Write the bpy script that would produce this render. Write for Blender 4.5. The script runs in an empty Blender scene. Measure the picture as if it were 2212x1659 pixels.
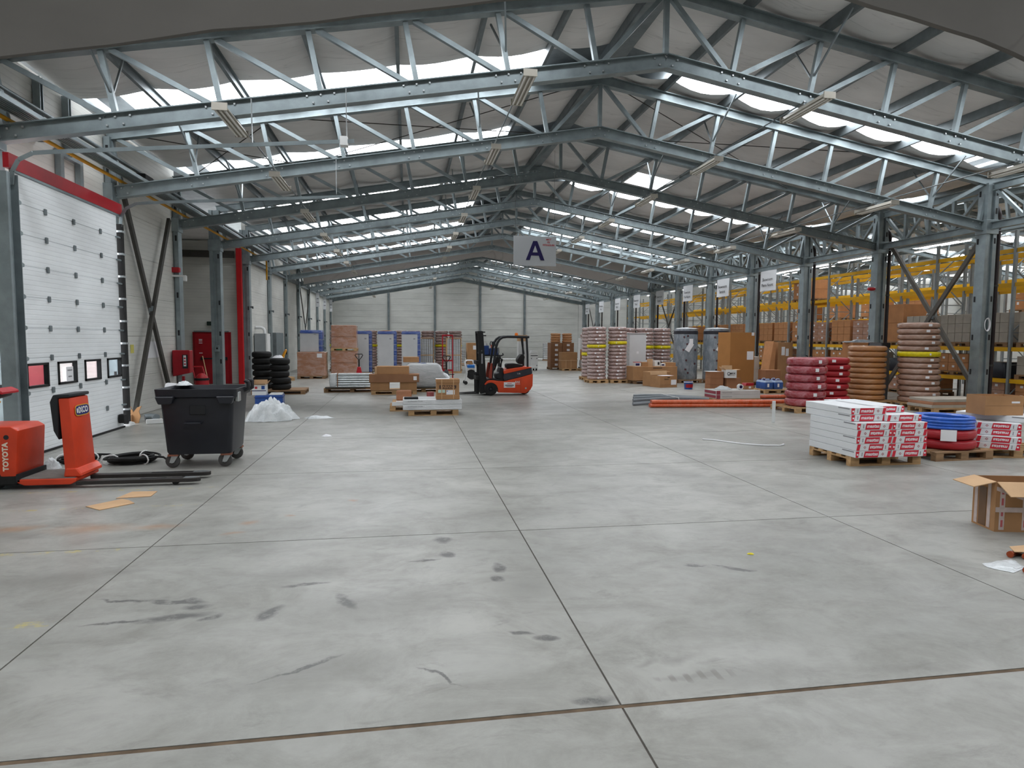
import bpy, bmesh, math, random
from mathutils import Vector, Matrix
R = random.Random(7)
PI = math.pi
sc = bpy.context.scene
COL = sc.collection

# ------------------------------------------------------------------ camera, sky, exposure
CAMH = 1.904
cam_d = bpy.data.cameras.new('camera')
cam_d.sensor_width = 36.0
cam_d.lens = 1370.17 / 2212 * 36.0
cam_d.clip_start = 0.05
cam_d.clip_end = 400
cam = bpy.data.objects.new('camera', cam_d)
COL.objects.link(cam)
_r, _u, _f = ((0.98674, -0.16222, 0.00582), (0.00595, 0.07201, 0.99739), (0.16222, 0.98412, -0.07202))
mw = Matrix(((_r[0], _u[0], -_f[0]), (_r[1], _u[1], -_f[1]), (_r[2], _u[2], -_f[2]))).to_4x4()
mw.translation = (0, 0, CAMH)
cam.matrix_world = mw
sc.camera = cam
w = bpy.data.worlds.new('overcast_sky')
sc.world = w
w.use_nodes = True
w.node_tree.nodes['Background'].inputs[0].default_value = (0.93, 0.96, 1.0, 1)
w.node_tree.nodes['Background'].inputs[1].default_value = 7.0
sc.view_settings.view_transform = 'Standard'
sc.view_settings.look = 'None'
sc.view_settings.gamma = 1
sc.view_settings.use_curve_mapping = False
sc.view_settings.exposure = 0.0
ROOFLIGHT = 10.4
LAMP = 6.0
sc.cycles.max_bounces = 7
sc.cycles.diffuse_bounces = 4
sc.cycles.glossy_bounces = 3
sc.cycles.transparent_max_bounces = 8
sc.cycles.use_denoising = True
sc.cycles.adaptive_threshold = 0.015
sc.cycles.sample_clamp_indirect = 6.0
sc.cycles.caustics_reflective = False
sc.cycles.caustics_refractive = False

# ------------------------------------------------------------------ helpers
def lin(c):
    if isinstance(c, str):
        c = [int(c[i:i + 2], 16) / 255 for i in (0, 2, 4)]
    return tuple(x / 12.92 if x <= .04045 else ((x + .055) / 1.055) ** 2.4 for x in c)

class NT:
    """small node-tree writer"""
    def __init__(s, m):
        m.use_nodes = True
        s.t = m.node_tree
        s.t.nodes.clear()
        s.out = s.n('ShaderNodeOutputMaterial')
    def n(s, typ, **kw):
        x = s.t.nodes.new(typ)
        for k, v in kw.items():
            setattr(x, k, v)
        return x
    def l(s, a, b):
        s.t.links.new(a, b)
    def math(s, op, a, b=None, c=None, clamp=False):
        x = s.n('ShaderNodeMath', operation=op)
        x.use_clamp = clamp
        for i, v in enumerate((a, b, c)):
            if v is None: continue
            if isinstance(v, (int, float)): x.inputs[i].default_value = v
            else: s.l(v, x.inputs[i])
        return x.outputs[0]
    def mix(s, f, a, b, mode='MIX'):
        x = s.n('ShaderNodeMix', data_type='RGBA', blend_type=mode)
        for i, v in ((0, f), (6, a), (7, b)):
            if isinstance(v, (int, float)): x.inputs[i].default_value = v
            elif isinstance(v, tuple): x.inputs[i].default_value = (*v[:3], 1)
            else: s.l(v, x.inputs[i])
        return x.outputs[2]
    def noise(s, vec, scale, detail=4, rough=.55, dist=0.0):
        x = s.n('ShaderNodeTexNoise')
        x.inputs['Scale'].default_value = scale
        x.inputs['Detail'].default_value = detail
        x.inputs['Roughness'].default_value = rough
        x.inputs['Distortion'].default_value = dist
        if vec is not None: s.l(vec, x.inputs['Vector'])
        return x.outputs[0]
    def mapping(s, vec, loc=(0, 0, 0), rot=(0, 0, 0), sca=(1, 1, 1), typ='POINT'):
        x = s.n('ShaderNodeMapping', vector_type=typ)
        x.inputs['Location'].default_value = loc
        x.inputs['Rotation'].default_value = rot
        x.inputs['Scale'].default_value = sca
        s.l(vec, x.inputs['Vector'])
        return x.outputs[0]
    def ramp(s, f, a, b, ca=0.0, cb=1.0):
        x = s.n('ShaderNodeMapRange')
        x.inputs[1].default_value = a; x.inputs[2].default_value = b
        x.inputs[3].default_value = ca; x.inputs[4].default_value = cb
        s.l(f, x.inputs[0])
        return x.outputs[0]
    def bump(s, h, strength=.3, dist=.02):
        x = s.n('ShaderNodeBump')
        x.inputs['Strength'].default_value = strength
        x.inputs['Distance'].default_value = dist
        s.l(h, x.inputs['Height'])
        return x.outputs[0]
    def bsdf(s, col, rough=.6, metal=0, normal=None, spec=.5, coat=0):
        b = s.n('ShaderNodeBsdfPrincipled')
        if isinstance(col, tuple): b.inputs['Base Color'].default_value = (*col[:3], 1)
        else: s.l(col, b.inputs['Base Color'])
        for k, v in (('Roughness', rough), ('Metallic', metal), ('Specular IOR Level', spec), ('Coat Weight', coat)):
            if isinstance(v, (int, float)): b.inputs[k].default_value = v
            else: s.l(v, b.inputs[k])
        if normal is not None: s.l(normal, b.inputs['Normal'])
        return b
    def done(s, sh):
        s.l(sh.outputs[0] if hasattr(sh, 'outputs') else sh, s.out.inputs[0])

MATS = {}
def mat(name, col, rough=.6, metal=0.0, var=.10, scale=3.0, bump=0.0, bscale=30, spec=.4, coat=0.0, stretch=(1, 1, 1)):
    if name in MATS: return MATS[name]
    m = bpy.data.materials.new(name)
    t = NT(m)
    c = lin(col)
    tc = t.n('ShaderNodeTexCoord').outputs['Object']
    v = t.mapping(tc, sca=stretch)
    nz = t.noise(v, scale, 5)
    lo = tuple(x * (1 - var) for x in c)
    hi = tuple(min(1, x * (1 + var)) for x in c)
    colr = t.mix(t.ramp(nz, .3, .7), lo, hi)
    nrm = None
    if bump:
        nrm = t.bump(t.noise(v, bscale, 3), bump, .01)
    t.done(t.bsdf(colr, rough, metal, nrm, spec, coat))
    MATS[name] = m
    return m

def film_mat(name, col, film='d9d5d6', amt=.5, scale=(1, 1, 6), rough=.22):
    """goods wrapped tight in clear stretch film: whitish streaks and gloss over the goods' colour"""
    if name in MATS: return MATS[name]
    m = bpy.data.materials.new(name)
    t = NT(m)
    tc = t.n('ShaderNodeTexCoord').outputs['Object']
    v = t.mapping(tc, sca=scale)
    n1 = t.noise(v, 2.2, 6, .65, .6)
    f = t.math('MULTIPLY', t.ramp(n1, .42, .78), amt)
    colr = t.mix(f, lin(col), lin(film))  # film streaks and highlights painted over the goods' colour
    nrm = t.bump(t.noise(v, 7, 4, .6, .8), .55, .03)
    t.done(t.bsdf(colr, rough, 0, nrm, .5, .25))
    MATS[name] = m
    return m

class MB:
    """collects shapes; build() links them as ONE mesh object"""
    def __init__(s): s.v = []; s.f = []
    def add(s, vs, fs):
        n = len(s.v)
        s.v += [tuple(v) for v in vs]
        s.f += [tuple(i + n for i in f) for f in fs]
        return s
    def box(s, x0, x1, y0, y1, z0, z1):
        return s.add([(x0, y0, z0), (x1, y0, z0), (x1, y1, z0), (x0, y1, z0), (x0, y0, z1), (x1, y0, z1), (x1, y1, z1), (x0, y1, z1)],
                     [(0, 3, 2, 1), (4, 5, 6, 7), (0, 1, 5, 4), (1, 2, 6, 5), (2, 3, 7, 6), (3, 0, 4, 7)])
    def obox(s, c, size, M=None):
        b = MB().box(-size[0] / 2, size[0] / 2, -size[1] / 2, size[1] / 2, -size[2] / 2, size[2] / 2)
        M = M or Matrix()
        return s.add([Vector(c) + (M @ Vector(v)) for v in b.v], b.f)
    def prism(s, poly, axis, a, b):
        n = len(poly)
        def P(u, w, t): return {'x': (t, u, w), 'y': (u, t, w), 'z': (u, w, t)}[axis]
        vs = [P(u, w, a) for u, w in poly] + [P(u, w, b) for u, w in poly]
        fs = [tuple(range(n)), tuple(range(2 * n - 1, n - 1, -1))] + [(i, (i + 1) % n, n + (i + 1) % n, n + i) for i in range(n)]
        return s.add(vs, fs)
    def sweep(s, prof, p, q, up=(0, 1, 0), caps=True):
        """profile of (side, up) points carried straight from p to q"""
        p, q = Vector(p), Vector(q)
        d = (q - p).normalized(); upv = Vector(up)
        sd = d.cross(upv).normalized(); uu = sd.cross(d).normalized()
        n = len(prof)
        vs = [o + sd * a + uu * b for o in (p, q) for a, b in prof]
        fs = [(i, (i + 1) % n, n + (i + 1) % n, n + i) for i in range(n)]
        if caps: fs += [tuple(range(n - 1, -1, -1)), tuple(range(n, 2 * n))]
        return s.add(vs, fs)
    def bar(s, p, q, w=.05, h=.05, up=(0, 0, 1)):
        return s.sweep([(-w / 2, -h / 2), (w / 2, -h / 2), (w / 2, h / 2), (-w / 2, h / 2)], p, q, up)
    def tube(s, pts, r=.02, n=8, closed=False, r2=None):
        pts = [Vector(p) for p in pts]
        N = len(pts); vs = []; fs = []
        prev = None
        for i, p in enumerate(pts):
            if closed: d = pts[(i + 1) % N] - pts[i - 1]
            else: d = pts[min(i + 1, N - 1)] - pts[max(i - 1, 0)]
            d.normalize()
            ref = prev if prev is not None else (Vector((0, 0, 1)) if abs(d.z) < .9 else Vector((1, 0, 0)))
            a = (ref - d * ref.dot(d)).normalized(); b = d.cross(a); prev = a
            rr = r if r2 is None else r + (r2 - r) * i / (N - 1)
            vs += [p + (a * math.cos(2 * PI * k / n) + b * math.sin(2 * PI * k / n)) * rr for k in range(n)]
        for i in range(N if closed else N - 1):
            j = (i + 1) % N
            fs += [(i * n + k, i * n + (k + 1) % n, j * n + (k + 1) % n, j * n + k) for k in range(n)]
        if not closed: fs += [tuple(range(n - 1, -1, -1)), tuple(range((N - 1) * n, N * n))]
        return s.add(vs, fs)
    def lathe(s, prof, n=24, c=(0, 0, 0), ring=False, axis='z', a0=0.0, a1=2 * PI):
        """profile of (radius, height); ring=True closes the profile on itself"""
        full = abs(a1 - a0 - 2 * PI) < 1e-6
        k = len(prof); m = n if full else n + 1; vs = []; fs = []
        for i in range(m):
            a = a0 + (a1 - a0) * i / n
            for r, z in prof:
                p = (r * math.cos(a), r * math.sin(a), z)
                if axis == 'y': p = (p[0], p[2], p[1])
                if axis == 'x': p = (p[2], p[0], p[1])
                vs.append((c[0] + p[0], c[1] + p[1], c[2] + p[2]))
        for i in range(m if full else n):
            j = (i + 1) % m
            for q in range(k if ring else k - 1):
                q2 = (q + 1) % k
                fs.append((i * k + q, j * k + q, j * k + q2, i * k + q2))
        if not ring and full:
            for q in (0, k - 1):
                if prof[q][0] > 1e-5: fs.append(tuple(i * k + q for i in range(n)))
        return s.add(vs, fs)
    def move(s, M):
        s.v = [tuple(M @ Vector(v)) for v in s.v]
        return s
    def mesh(s, name, m, smooth=None, bevel=0, seg=1):
        me = bpy.data.meshes.new(name)
        me.from_pydata(s.v, [], s.f)
        bm = bmesh.new(); bm.from_mesh(me)
        bmesh.ops.remove_doubles(bm, verts=bm.verts, dist=1e-6)
        bmesh.ops.recalc_face_normals(bm, faces=bm.faces)
        if bevel:
            es = [e for e in bm.edges if len(e.link_faces) == 2 and e.calc_face_angle(0) > .5]
            bmesh.ops.bevel(bm, geom=es, offset=bevel, segments=seg, affect='EDGES', profile=.6, clamp_overlap=True)
        bm.to_mesh(me); bm.free()
        me.materials.append(m)
        if smooth:
            me.shade_smooth()
            me.set_sharp_from_angle(angle=smooth)
        return me
    def build(s, name, m, parent=None, smooth=None, bevel=0, seg=1, loc=None, label=None):
        o = bpy.data.objects.new(name, s.mesh(name, m, smooth, bevel, seg))
        return link(o, parent, loc, label)

def link(o, parent=None, loc=None, label=None):
    COL.objects.link(o)
    if parent is not None: o.parent = parent
    if loc is not None: o.location = loc
    if label: o['label'] = label
    return o
def inst(me, name, parent, loc=(0, 0, 0), rot=(0, 0, 0)):
    o = bpy.data.objects.new(name, me)
    o.rotation_euler = rot
    return link(o, parent, loc)
def thing(name, label, cat, loc=(0, 0, 0), rz=0.0, group=None):
    o = bpy.data.objects.new(name, None)
    o.empty_display_size = .1
    COL.objects.link(o)
    o.location = loc; o.rotation_euler = (0, 0, rz)
    o['label'] = label; o['category'] = cat
    if group: o['group'] = group
    return o
def tag(o, label, cat, group=None):
    o['label'] = label; o['category'] = cat
    if group: o['group'] = group
    return o
def struct(name, label=None):
    o = bpy.data.objects.new(name, None)
    COL.objects.link(o); o['kind'] = 'structure'
    if label: o['label'] = label
    return o
KIDS = {}
def dup(root, loc, rz=None, label=None, group=None, rot=None):
    r = root.copy(); COL.objects.link(r); r.location = loc
    if rz is not None: r.rotation_euler = (0, 0, rz)
    if rot is not None: r.rotation_euler = rot
    if label: r['label'] = label
    if group: r['group'] = group
    for ch in root.children:
        c = ch.copy(); COL.objects.link(c); c.parent = r
        for g in ch.children:
            d = g.copy(); COL.objects.link(d); d.parent = c
    return r
def text(s, size, m, parent, loc, rot, name='lettering', bold=0.0, shear=0.0, space=1.0, align='CENTER', sx=1.0):
    c = bpy.data.curves.new(name, 'FONT')
    c.body = s; c.size = size; c.align_x = align; c.align_y = 'CENTER'
    c.extrude = .0006; c.offset = bold; c.shear = shear; c.space_character = space
    c.resolution_u = 2
    tmp = bpy.data.objects.new('tmp_text', c)
    COL.objects.link(tmp)
    dg = bpy.context.evaluated_depsgraph_get()
    me = bpy.data.meshes.new_from_object(tmp.evaluated_get(dg), depsgraph=dg)
    bpy.data.objects.remove(tmp); bpy.data.curves.remove(c)
    me.materials.clear(); me.materials.append(m); me.name = name
    o = bpy.data.objects.new(name, me)
    o.rotation_euler = rot; o.scale = (sx, 1, 1)
    return link(o, parent, loc)
FRONT = (PI / 2, 0, 0)            # reads from -Y
WEST = (PI / 2, 0, -PI / 2)       # reads from -X
EAST = (PI / 2, 0, PI / 2)        # reads from +X
ORD = ['first', 'second', 'third', 'fourth', 'fifth', 'sixth', 'seventh', 'eighth', 'ninth', 'tenth', 'eleventh', 'twelfth', 'thirteenth', 'fourteenth', 'fifteenth', 'sixteenth']

# ------------------------------------------------------------------ materials
steel = mat('galvanised_steel', '8f9a9d', .42, .5, .22, 2.5, .12, 60, stretch=(1, 1, 1))
steel_dk = mat('dull_galvanised_steel', '7d8588', .5, .5, .2, 3)
dark_steel = mat('dark_brace_steel', '4a4844', .6, .3, .2, 3)
alu = mat('bright_aluminium', 'c9ced0', .3, .8, .12, 5, .2, 25)
black = mat('black_rubber', '171717', .7, 0, .3, 8)
blackp = mat('black_plastic', '1d1f23', .5, 0, .2, 4)
white = mat('white_enamel', 'e2e3e2', .45, 0, .04, 2)
paper = mat('white_paper', 'e9e9ec', .8, 0, .04, 2)
red = mat('red_paint', 'b3202a', .4, 0, .12, 4)
redd = mat('dark_red_paint', 'a11220', .45, 0, .15, 3)
orange = mat('forklift_orange', 'd9481f', .38, 0, .10, 3, coat=.2)
orangeb = mat('worn_orange_red', 'd2401f', .5, 0, .16, 2.2, coat=.1)
slate = mat('slate_plastic', '33343c', .5, 0, .15, 5)
wood = mat('pallet_wood', 'b8946a', .85, 0, .28, 3, .3, 30, stretch=(1, 6, 6))
woodo = mat('old_pallet_wood', '8d6f52', .85, 0, .3, 3, .3, 30, stretch=(1, 6, 6))
card = mat('brown_cardboard', 'a97f58', .85, 0, .12, 2.5, .08, 60)
cardl = mat('pale_cardboard', 'c6a27c', .85, 0, .10, 2.5, .08, 60)
cardd = mat('dark_cardboard', '8d6548', .85, 0, .12, 2.5, .08, 60)
cardr = mat('rack_cardboard', 'b98358', .85, 0, .14, 2.5, .08, 60)
cardg = mat('greige_cardboard', 'aba397', .85, 0, .12, 2.5, .08, 60)
tape = mat('brown_tape', '94704f', .35, 0, .1, 3)
yellow = mat('rack_yellow', 'e2ab10', .45, 0, .10, 2)
yelt = mat('yellow_tape', 'd9c816', .35, 0, .15, 14)
yelp = mat('gas_yellow', 'c98f12', .45, 0, .1, 3)
blue = mat('blue_plastic', '2b4f94', .35, 0, .15, 4)
brown_pipe = mat('dark_brown_downpipe', '2a2021', .45, 0, .15, 3)
ink = mat('black_ink', '2a2a2c', .8, 0, .1, 5)
greyink = mat('grey_ink', '8d8d90', .8, 0, .1, 5)
navy = mat('navy_ink', '1e1450', .7, 0, .08, 5)
redink = mat('red_ink', 'c23a42', .7, 0, .1, 5)
print_red = mat('print_red', 'c9283a', .6, 0, .1, 5)
wrap_brown = film_mat('film_over_cartons', 'a87a60', 'd8cdcb', .42, (1.2, 1.2, 2.4))
wrap_blue = film_mat('film_over_blue', '2b478c', 'b8c4e4', .4)
wrap_grey = film_mat('film_over_grey', 'aeb0b0', 'e6e6e8', .6)
wrap_tank = film_mat('film_over_tank', '767f87', 'd5dae0', .42, (2.4, 2.4, 1.3))
coil_pink = film_mat('film_over_pink_pipe', '9f8078', 'e6dcdd', .8, (2, 2, 7), .2)
coil_tan = film_mat('film_over_tan_pipe', 'a5806c', 'd6c4ba', .5, (2, 2, 9), .2)
coil_red = film_mat('film_over_red_pipe', '96242f', 'd9a6b0', .5, (2, 2, 5), .25)
coil_redp = mat('red_pipe', 'a4232c', .35, 0, .2, 9, .2, 14, stretch=(1, 1, 8))
coil_orange = film_mat('film_over_orange_pipe', 'c08550', 'dcc3ac', .35, (2, 2, 9), .25)
coil_blue = mat('blue_pipe', '2f62c0', .3, 0, .2, 9, coat=.3)
bagfilm = film_mat('crumpled_film', 'd3d8da', 'f0f2f3', .7, (3, 3, 3), .25)

def panel_mat(name, col, ribs=11.0):
    """wall sheet with fine horizontal ribs"""
    m = bpy.data.materials.new(name); t = NT(m)
    pos = t.n('ShaderNodeNewGeometry').outputs['Position']
    sp = t.n('ShaderNodeSeparateXYZ'); t.l(pos, sp.inputs[0])
    saw = t.math('PINGPONG', t.math('MULTIPLY', sp.outputs[2], ribs), .5)
    h = t.ramp(saw, 0.0, .12)
    c = lin(col)
    nz = t.ramp(t.noise(t.mapping(pos, sca=(.5, .5, 1.4)), 1.3, 5), .3, .7)
    base = t.mix(nz, tuple(x * .88 for x in c), tuple(x * 1.08 for x in c))
    base = t.mix(t.math('MULTIPLY', t.math('SUBTRACT', 1.0, h), .22), base, tuple(x * .55 for x in c))
    t.done(t.bsdf(base, .5, 0, t.bump(h, .35, .006), .4))
    return m
wallm = panel_mat('wall_sandwich_panel', 'd6d6d0', 9.0)
wallfar = panel_mat('far_wall_sandwich_panel', 'd2d3ce', 5.6)
doorm = panel_mat('sectional_door_sheet', 'f3f7f9', 13.0)

def lining_mat(name='roof_lining_fabric', col='e6e5e4'):
    m = bpy.data.materials.new(name); t = NT(m)
    pos = t.n('ShaderNodeNewGeometry').outputs['Position']
    c = lin(col)
    n1 = t.ramp(t.noise(t.mapping(pos, sca=(.5, 1.0, 1)), .8, 5), .3, .7)
    base = t.mix(n1, tuple(x * .86 for x in c), tuple(x * 1.1 for x in c))
    wv = t.noise(t.mapping(pos, sca=(.25, 3.2, .2)), 1.0, 3, .5, .4)     # faint cross creases, their shade painted in as dark lines
    crease_shade = t.ramp(t.math('ABSOLUTE', t.math('SUBTRACT', wv, .5)), 0.0, .012)
    base = t.mix(t.math('MULTIPLY', t.math('SUBTRACT', 1.0, crease_shade), .35), base, tuple(x * .5 for x in c))
    t.done(t.bsdf(base, .8, 0, t.bump(t.noise(pos, 3, 4), .25, .03), .2))
    return m
lining = lining_mat()
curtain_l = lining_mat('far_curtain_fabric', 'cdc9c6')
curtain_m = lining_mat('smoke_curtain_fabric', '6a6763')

def emit_mat(name, col, strength):
    m = bpy.data.materials.new(name); t = NT(m)
    e = t.n('ShaderNodeEmission')
    e.inputs[0].default_value = (*lin(col), 1); e.inputs[1].default_value = strength
    t.done(e)
    return m
rooflight = emit_mat('daylit_rooflight_sheet', 'f6faff', ROOFLIGHT)
tube_on = emit_mat('lit_fluorescent_tube', 'fbfdff', LAMP)
tube_off = mat('unlit_fluorescent_tube', 'e9e6df', .3, 0, .03, 3)
beacon_m = mat('amber_beacon', 'e77412', .3, 0, .05, 3)

def glass_mat(name, col, f=.12):
    m = bpy.data.materials.new(name); t = NT(m)
    a = t.n('ShaderNodeBsdfTransparent'); a.inputs[0].default_value = (*col, 1)
    b = t.n('ShaderNodeBsdfGlossy'); b.inputs['Roughness'].default_value = .08
    x = t.n('ShaderNodeMixShader'); x.inputs[0].default_value = f
    t.l(a.outputs[0], x.inputs[1]); t.l(b.outputs[0], x.inputs[2])
    t.done(x)
    return m
glass = glass_mat('door_window_glazing', (.97, .98, 1.0))
film = glass_mat('clear_film', (.88, .9, .93), .25)

def floor_mat():
    m = bpy.data.materials.new('polished_concrete'); t = NT(m)
    pos = t.n('ShaderNodeNewGeometry').outputs['Position']
    n1 = t.noise(pos, .35, 6, .6)
    n2 = t.noise(t.mapping(pos, rot=(0, 0, .5), sca=(1.0, 1.5, 1)), 1.4, 8, .70, .6)
    n3 = t.noise(pos, 9, 5, .7)
    n4 = t.noise(t.mapping(pos, rot=(0, 0, -.15), sca=(.8, 1.8, 1)), 2.4, 8, .74, .6)
    base = t.mix(t.ramp(n1, .36, .64), lin('888882'), lin('a6a59f'))
    base = t.mix(t.math('MULTIPLY', t.ramp(n2, .42, .66), .70), base, lin('74726b'))
    base = t.mix(t.math('MULTIPLY', t.ramp(n3, .35, .75), .22), base, lin('b2b2ad'))
    base = t.mix(t.math('MULTIPLY', t.ramp(n4, .56, .72), .50), base, lin('66645e'))
    warp = t.n('ShaderNodeTexNoise'); warp.inputs['Scale'].default_value = 5.0; warp.inputs['Detail'].default_value = 6
    t.l(pos, warp.inputs['Vector'])
    wsub = t.n('ShaderNodeVectorMath', operation='SUBTRACT'); t.l(warp.outputs['Color'], wsub.inputs[0]); wsub.inputs[1].default_value = (.5, .5, .5)
    wsc = t.n('ShaderNodeVectorMath', operation='SCALE'); t.l(wsub.outputs[0], wsc.inputs[0]); wsc.inputs['Scale'].default_value = .17
    wad = t.n('ShaderNodeVectorMath', operation='ADD'); t.l(wsc.outputs[0], wad.inputs[0]); t.l(pos, wad.inputs[1])
    flat = t.n('ShaderNodeVectorMath', operation='MULTIPLY'); t.l(wad.outputs[0], flat.inputs[0]); flat.inputs[1].default_value = (1, 1, 0)
    wp = flat.outputs[0]
    def blob(x, y, rx, ry, rot, soft=.5):
        v = t.mapping(wp, (x, y, 0), (0, 0, rot), (rx, ry, 1), 'TEXTURE')
        ln = t.n('ShaderNodeVectorMath', operation='LENGTH'); t.l(v, ln.inputs[0])
        return t.ramp(ln.outputs['Value'], 1.0, 1.0 - soft)
    def many(lst):
        r = None
        for b in lst:
            x = blob(*b)
            r = x if r is None else t.math('MAXIMUM', r, x)
        return r
    dark = many([(-2.02, 4.83, .26, .020, -.18), (-1.64, 4.77, .24, .055, -.15, .35), (-1.47, 4.66, .11, .055, .3, .6), (-1.92, 4.49, .24, .022, .1), (-1.56, 4.50, .30, .065, .04, .6), (-1.33, 4.44, .10, .05, .5),
                 (.31, 5.90, .10, .13, .2), (.14, 5.38, .16, .035, .1), (.34, 5.48, .07, .08, 0), (.74, 5.10, .05, .12, 0), (.70, 4.85, .06, .08, 0),
                 (2.70, 4.76, .14, .045, -.5, .35), (2.60, 4.86, .02, .10, .7), (2.38, 4.90, .11, .028, -.1), (.70, 3.93, .11, .035, -.5), (.86, 3.82, .09, .045, -.3),
                 (-.95, 4.46, .07, .16, -.6), (-.62, 3.68, .30, .02, .5), (-.78, 4.95, .20, .04, .1), (.16, 3.48, .18, .018, -.8), (-.45, 4.6, .05, .2, .4), (.96, 3.12, .14, .05, -.2, .7)])
    mid = many([(-2.75, 5.35, .75, .28, .1, .9), (-2.30, 5.45, .22, .12, .3, .9), (1.62, 3.24, .34, .055, 0, .7), (1.38, 3.42, .12, .04, .1, .8), (1.58, 3.42, .12, .05, .2, .8), (2.9, 3.14, .35, .05, -.1, .8),
                (3.75, 8.6, .30, 1.1, .35, .95), (-.8, 5.2, .5, .3, .2, .95), (-.2, 4.5, .9, .5, .1, .95), (.9, 4.7, .5, .5, 0, .95), (-.6, 3.6, .9, .25, .2, .95), (1.9, 3.2, .7, .2, .05, .95), (-3.8, 6.6, .6, .25, 0, .9)])
    rust = many([(-3.85, 6.85, .35, .14, .1, .9), (-2.50, 6.72, .34, .12, .1, .9), (-1.62, 6.75, .14, .11, .3, .9), (-1.68, 6.38, .14, .05, .2, .9), (-.62, 7.52, .08, .06, 0, .9), (-1.25, 6.95, .10, .05, 0, .9), (-3.1, 6.75, .5, .22, 0, .95)])
    base = t.mix(t.math('MULTIPLY', mid, .45), base, lin('6c6a65'))
    base = t.mix(t.math('MULTIPLY', rust, .55), base, lin('9c6f45'))
    brk = t.ramp(t.noise(pos, 11, 6, .75), .28, .52)
    base = t.mix(t.math('MULTIPLY', t.math('MULTIPLY', dark, brk), .85), base, lin('4e4d4c'))
    # tyre print beside the wide joint
    sp = t.n('ShaderNodeSeparateXYZ'); t.l(pos, sp.inputs[0])
    bars = t.ramp(t.math('SINE', t.math('MULTIPLY', sp.outputs[0], 70)), .1, .5)
    base = t.mix(t.math('MULTIPLY', t.math('MULTIPLY', bars, blob(1.62, 3.24, .30, .06, 0, .4)), .5), base, lin('6a6660'))
    # worn yellow bay lines, left
    def rect(x0, x1, y, wd):
        a = t.math('LESS_THAN', t.math('ABSOLUTE', t.math('SUBTRACT', sp.outputs[1], y)), wd)
        b = t.math('LESS_THAN', sp.outputs[0], x1); c = t.math('GREATER_THAN', sp.outputs[0], x0)
        return t.math('MULTIPLY', a, t.math('MULTIPLY', b, c))
    yl = None
    for q in ((-6, -2.38, 8.42, .03), (-6, -2.36, 7.56, .03), (-6, -2.55, 6.04, .035), (-6, -2.34, 4.52, .045)):
        x = rect(*q); yl = x if yl is None else t.math('MAXIMUM', yl, x)
    wear = t.ramp(t.noise(pos, 7, 6, .7), .50, .60)
    base = t.mix(t.math('MULTIPLY', t.math('MULTIPLY', yl, wear), .6), base, lin('b9a94e'))
    rough = t.ramp(t.noise(pos, 1.2, 5, .6), .3, .7, .30, .48)
    t.done(t.bsdf(base, rough, 0, t.bump(n3, .06, .01), .38))
    return m
floorm = floor_mat()
jointm = mat('joint_filler', '55504a', .9, 0, .25, 6)
jointb = mat('brown_joint_filler', '60503f', .9, 0, .35, 9)
earth = mat('outside_concrete', 'c4c4c2', .9, 0, .1, 1)

# ------------------------------------------------------------------ setting: sizes
XRI, SL = 4.64, .1745             # ridge line, roof slope
XC, XLC = 15.66, -6.42            # column lines
HALF = 11.02
T = [11.275 + 4.0 * i for i in range(12)]
YF, YB = 57.4, -8.0               # far and back walls
XW = -6.42                        # inner face of the left wall
XE = 38.0
def roofz(x, z=8.44):
    x0 = XRI if x < XC else XRI + 2 * HALF
    return z - SL * abs(x - x0)
def clip(poly, a, b, c):          # keep a*u+b*w<=c
    out = []
    for i in range(len(poly)):
        p, q = poly[i - 1], poly[i]
        fp, fq = a * p[0] + b * p[1] - c, a * q[0] + b * q[1] - c
        if (fp <= 0) != (fq <= 0):
            k = fp / (fp - fq); out.append((p[0] + (q[0] - p[0]) * k, p[1] + (q[1] - p[1]) * k))
        if fq <= 0: out.append(q)
    return out

# floor slabs between saw-cut joints
floor = struct('floor', 'grey polished concrete floor cut into square bays')
FX = [-12.47] + [1.0865 + 3.39 * k for k in range(-3, 5)] + [21.5, 29.5, XE]
FY = [YB] + [3.03 + 3.054 * k for k in range(-3, 18)] + [YF]
for i in range(len(FX) - 1):
    for j in range(len(FY) - 1):
        gx = .006
        y0 = FY[j] + (.016 if abs(FY[j] - 3.03) < .01 else gx); y1 = FY[j + 1] - (.016 if abs(FY[j + 1] - 3.03) < .01 else gx)
        MB().box(FX[i] + gx, FX[i + 1] - gx, y0, y1, -.12, 0).build('slab', floorm, floor)
MB().box(FX[0], XE, YB, YF, -.2, -.006).build('joint_filling', jointm, floor, label='dark filler in the saw-cut joints')
MB().box(FX[0], XE, 3.016, 3.044, -.02, -.003).build('wide_joint', jointb, floor, label='wide brown-filled joint across the foreground')
g = MB().box(-60, FX[0] - .5, -40, 90, -.4, -.25).build('ground', earth); g['kind'] = 'structure'

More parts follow.
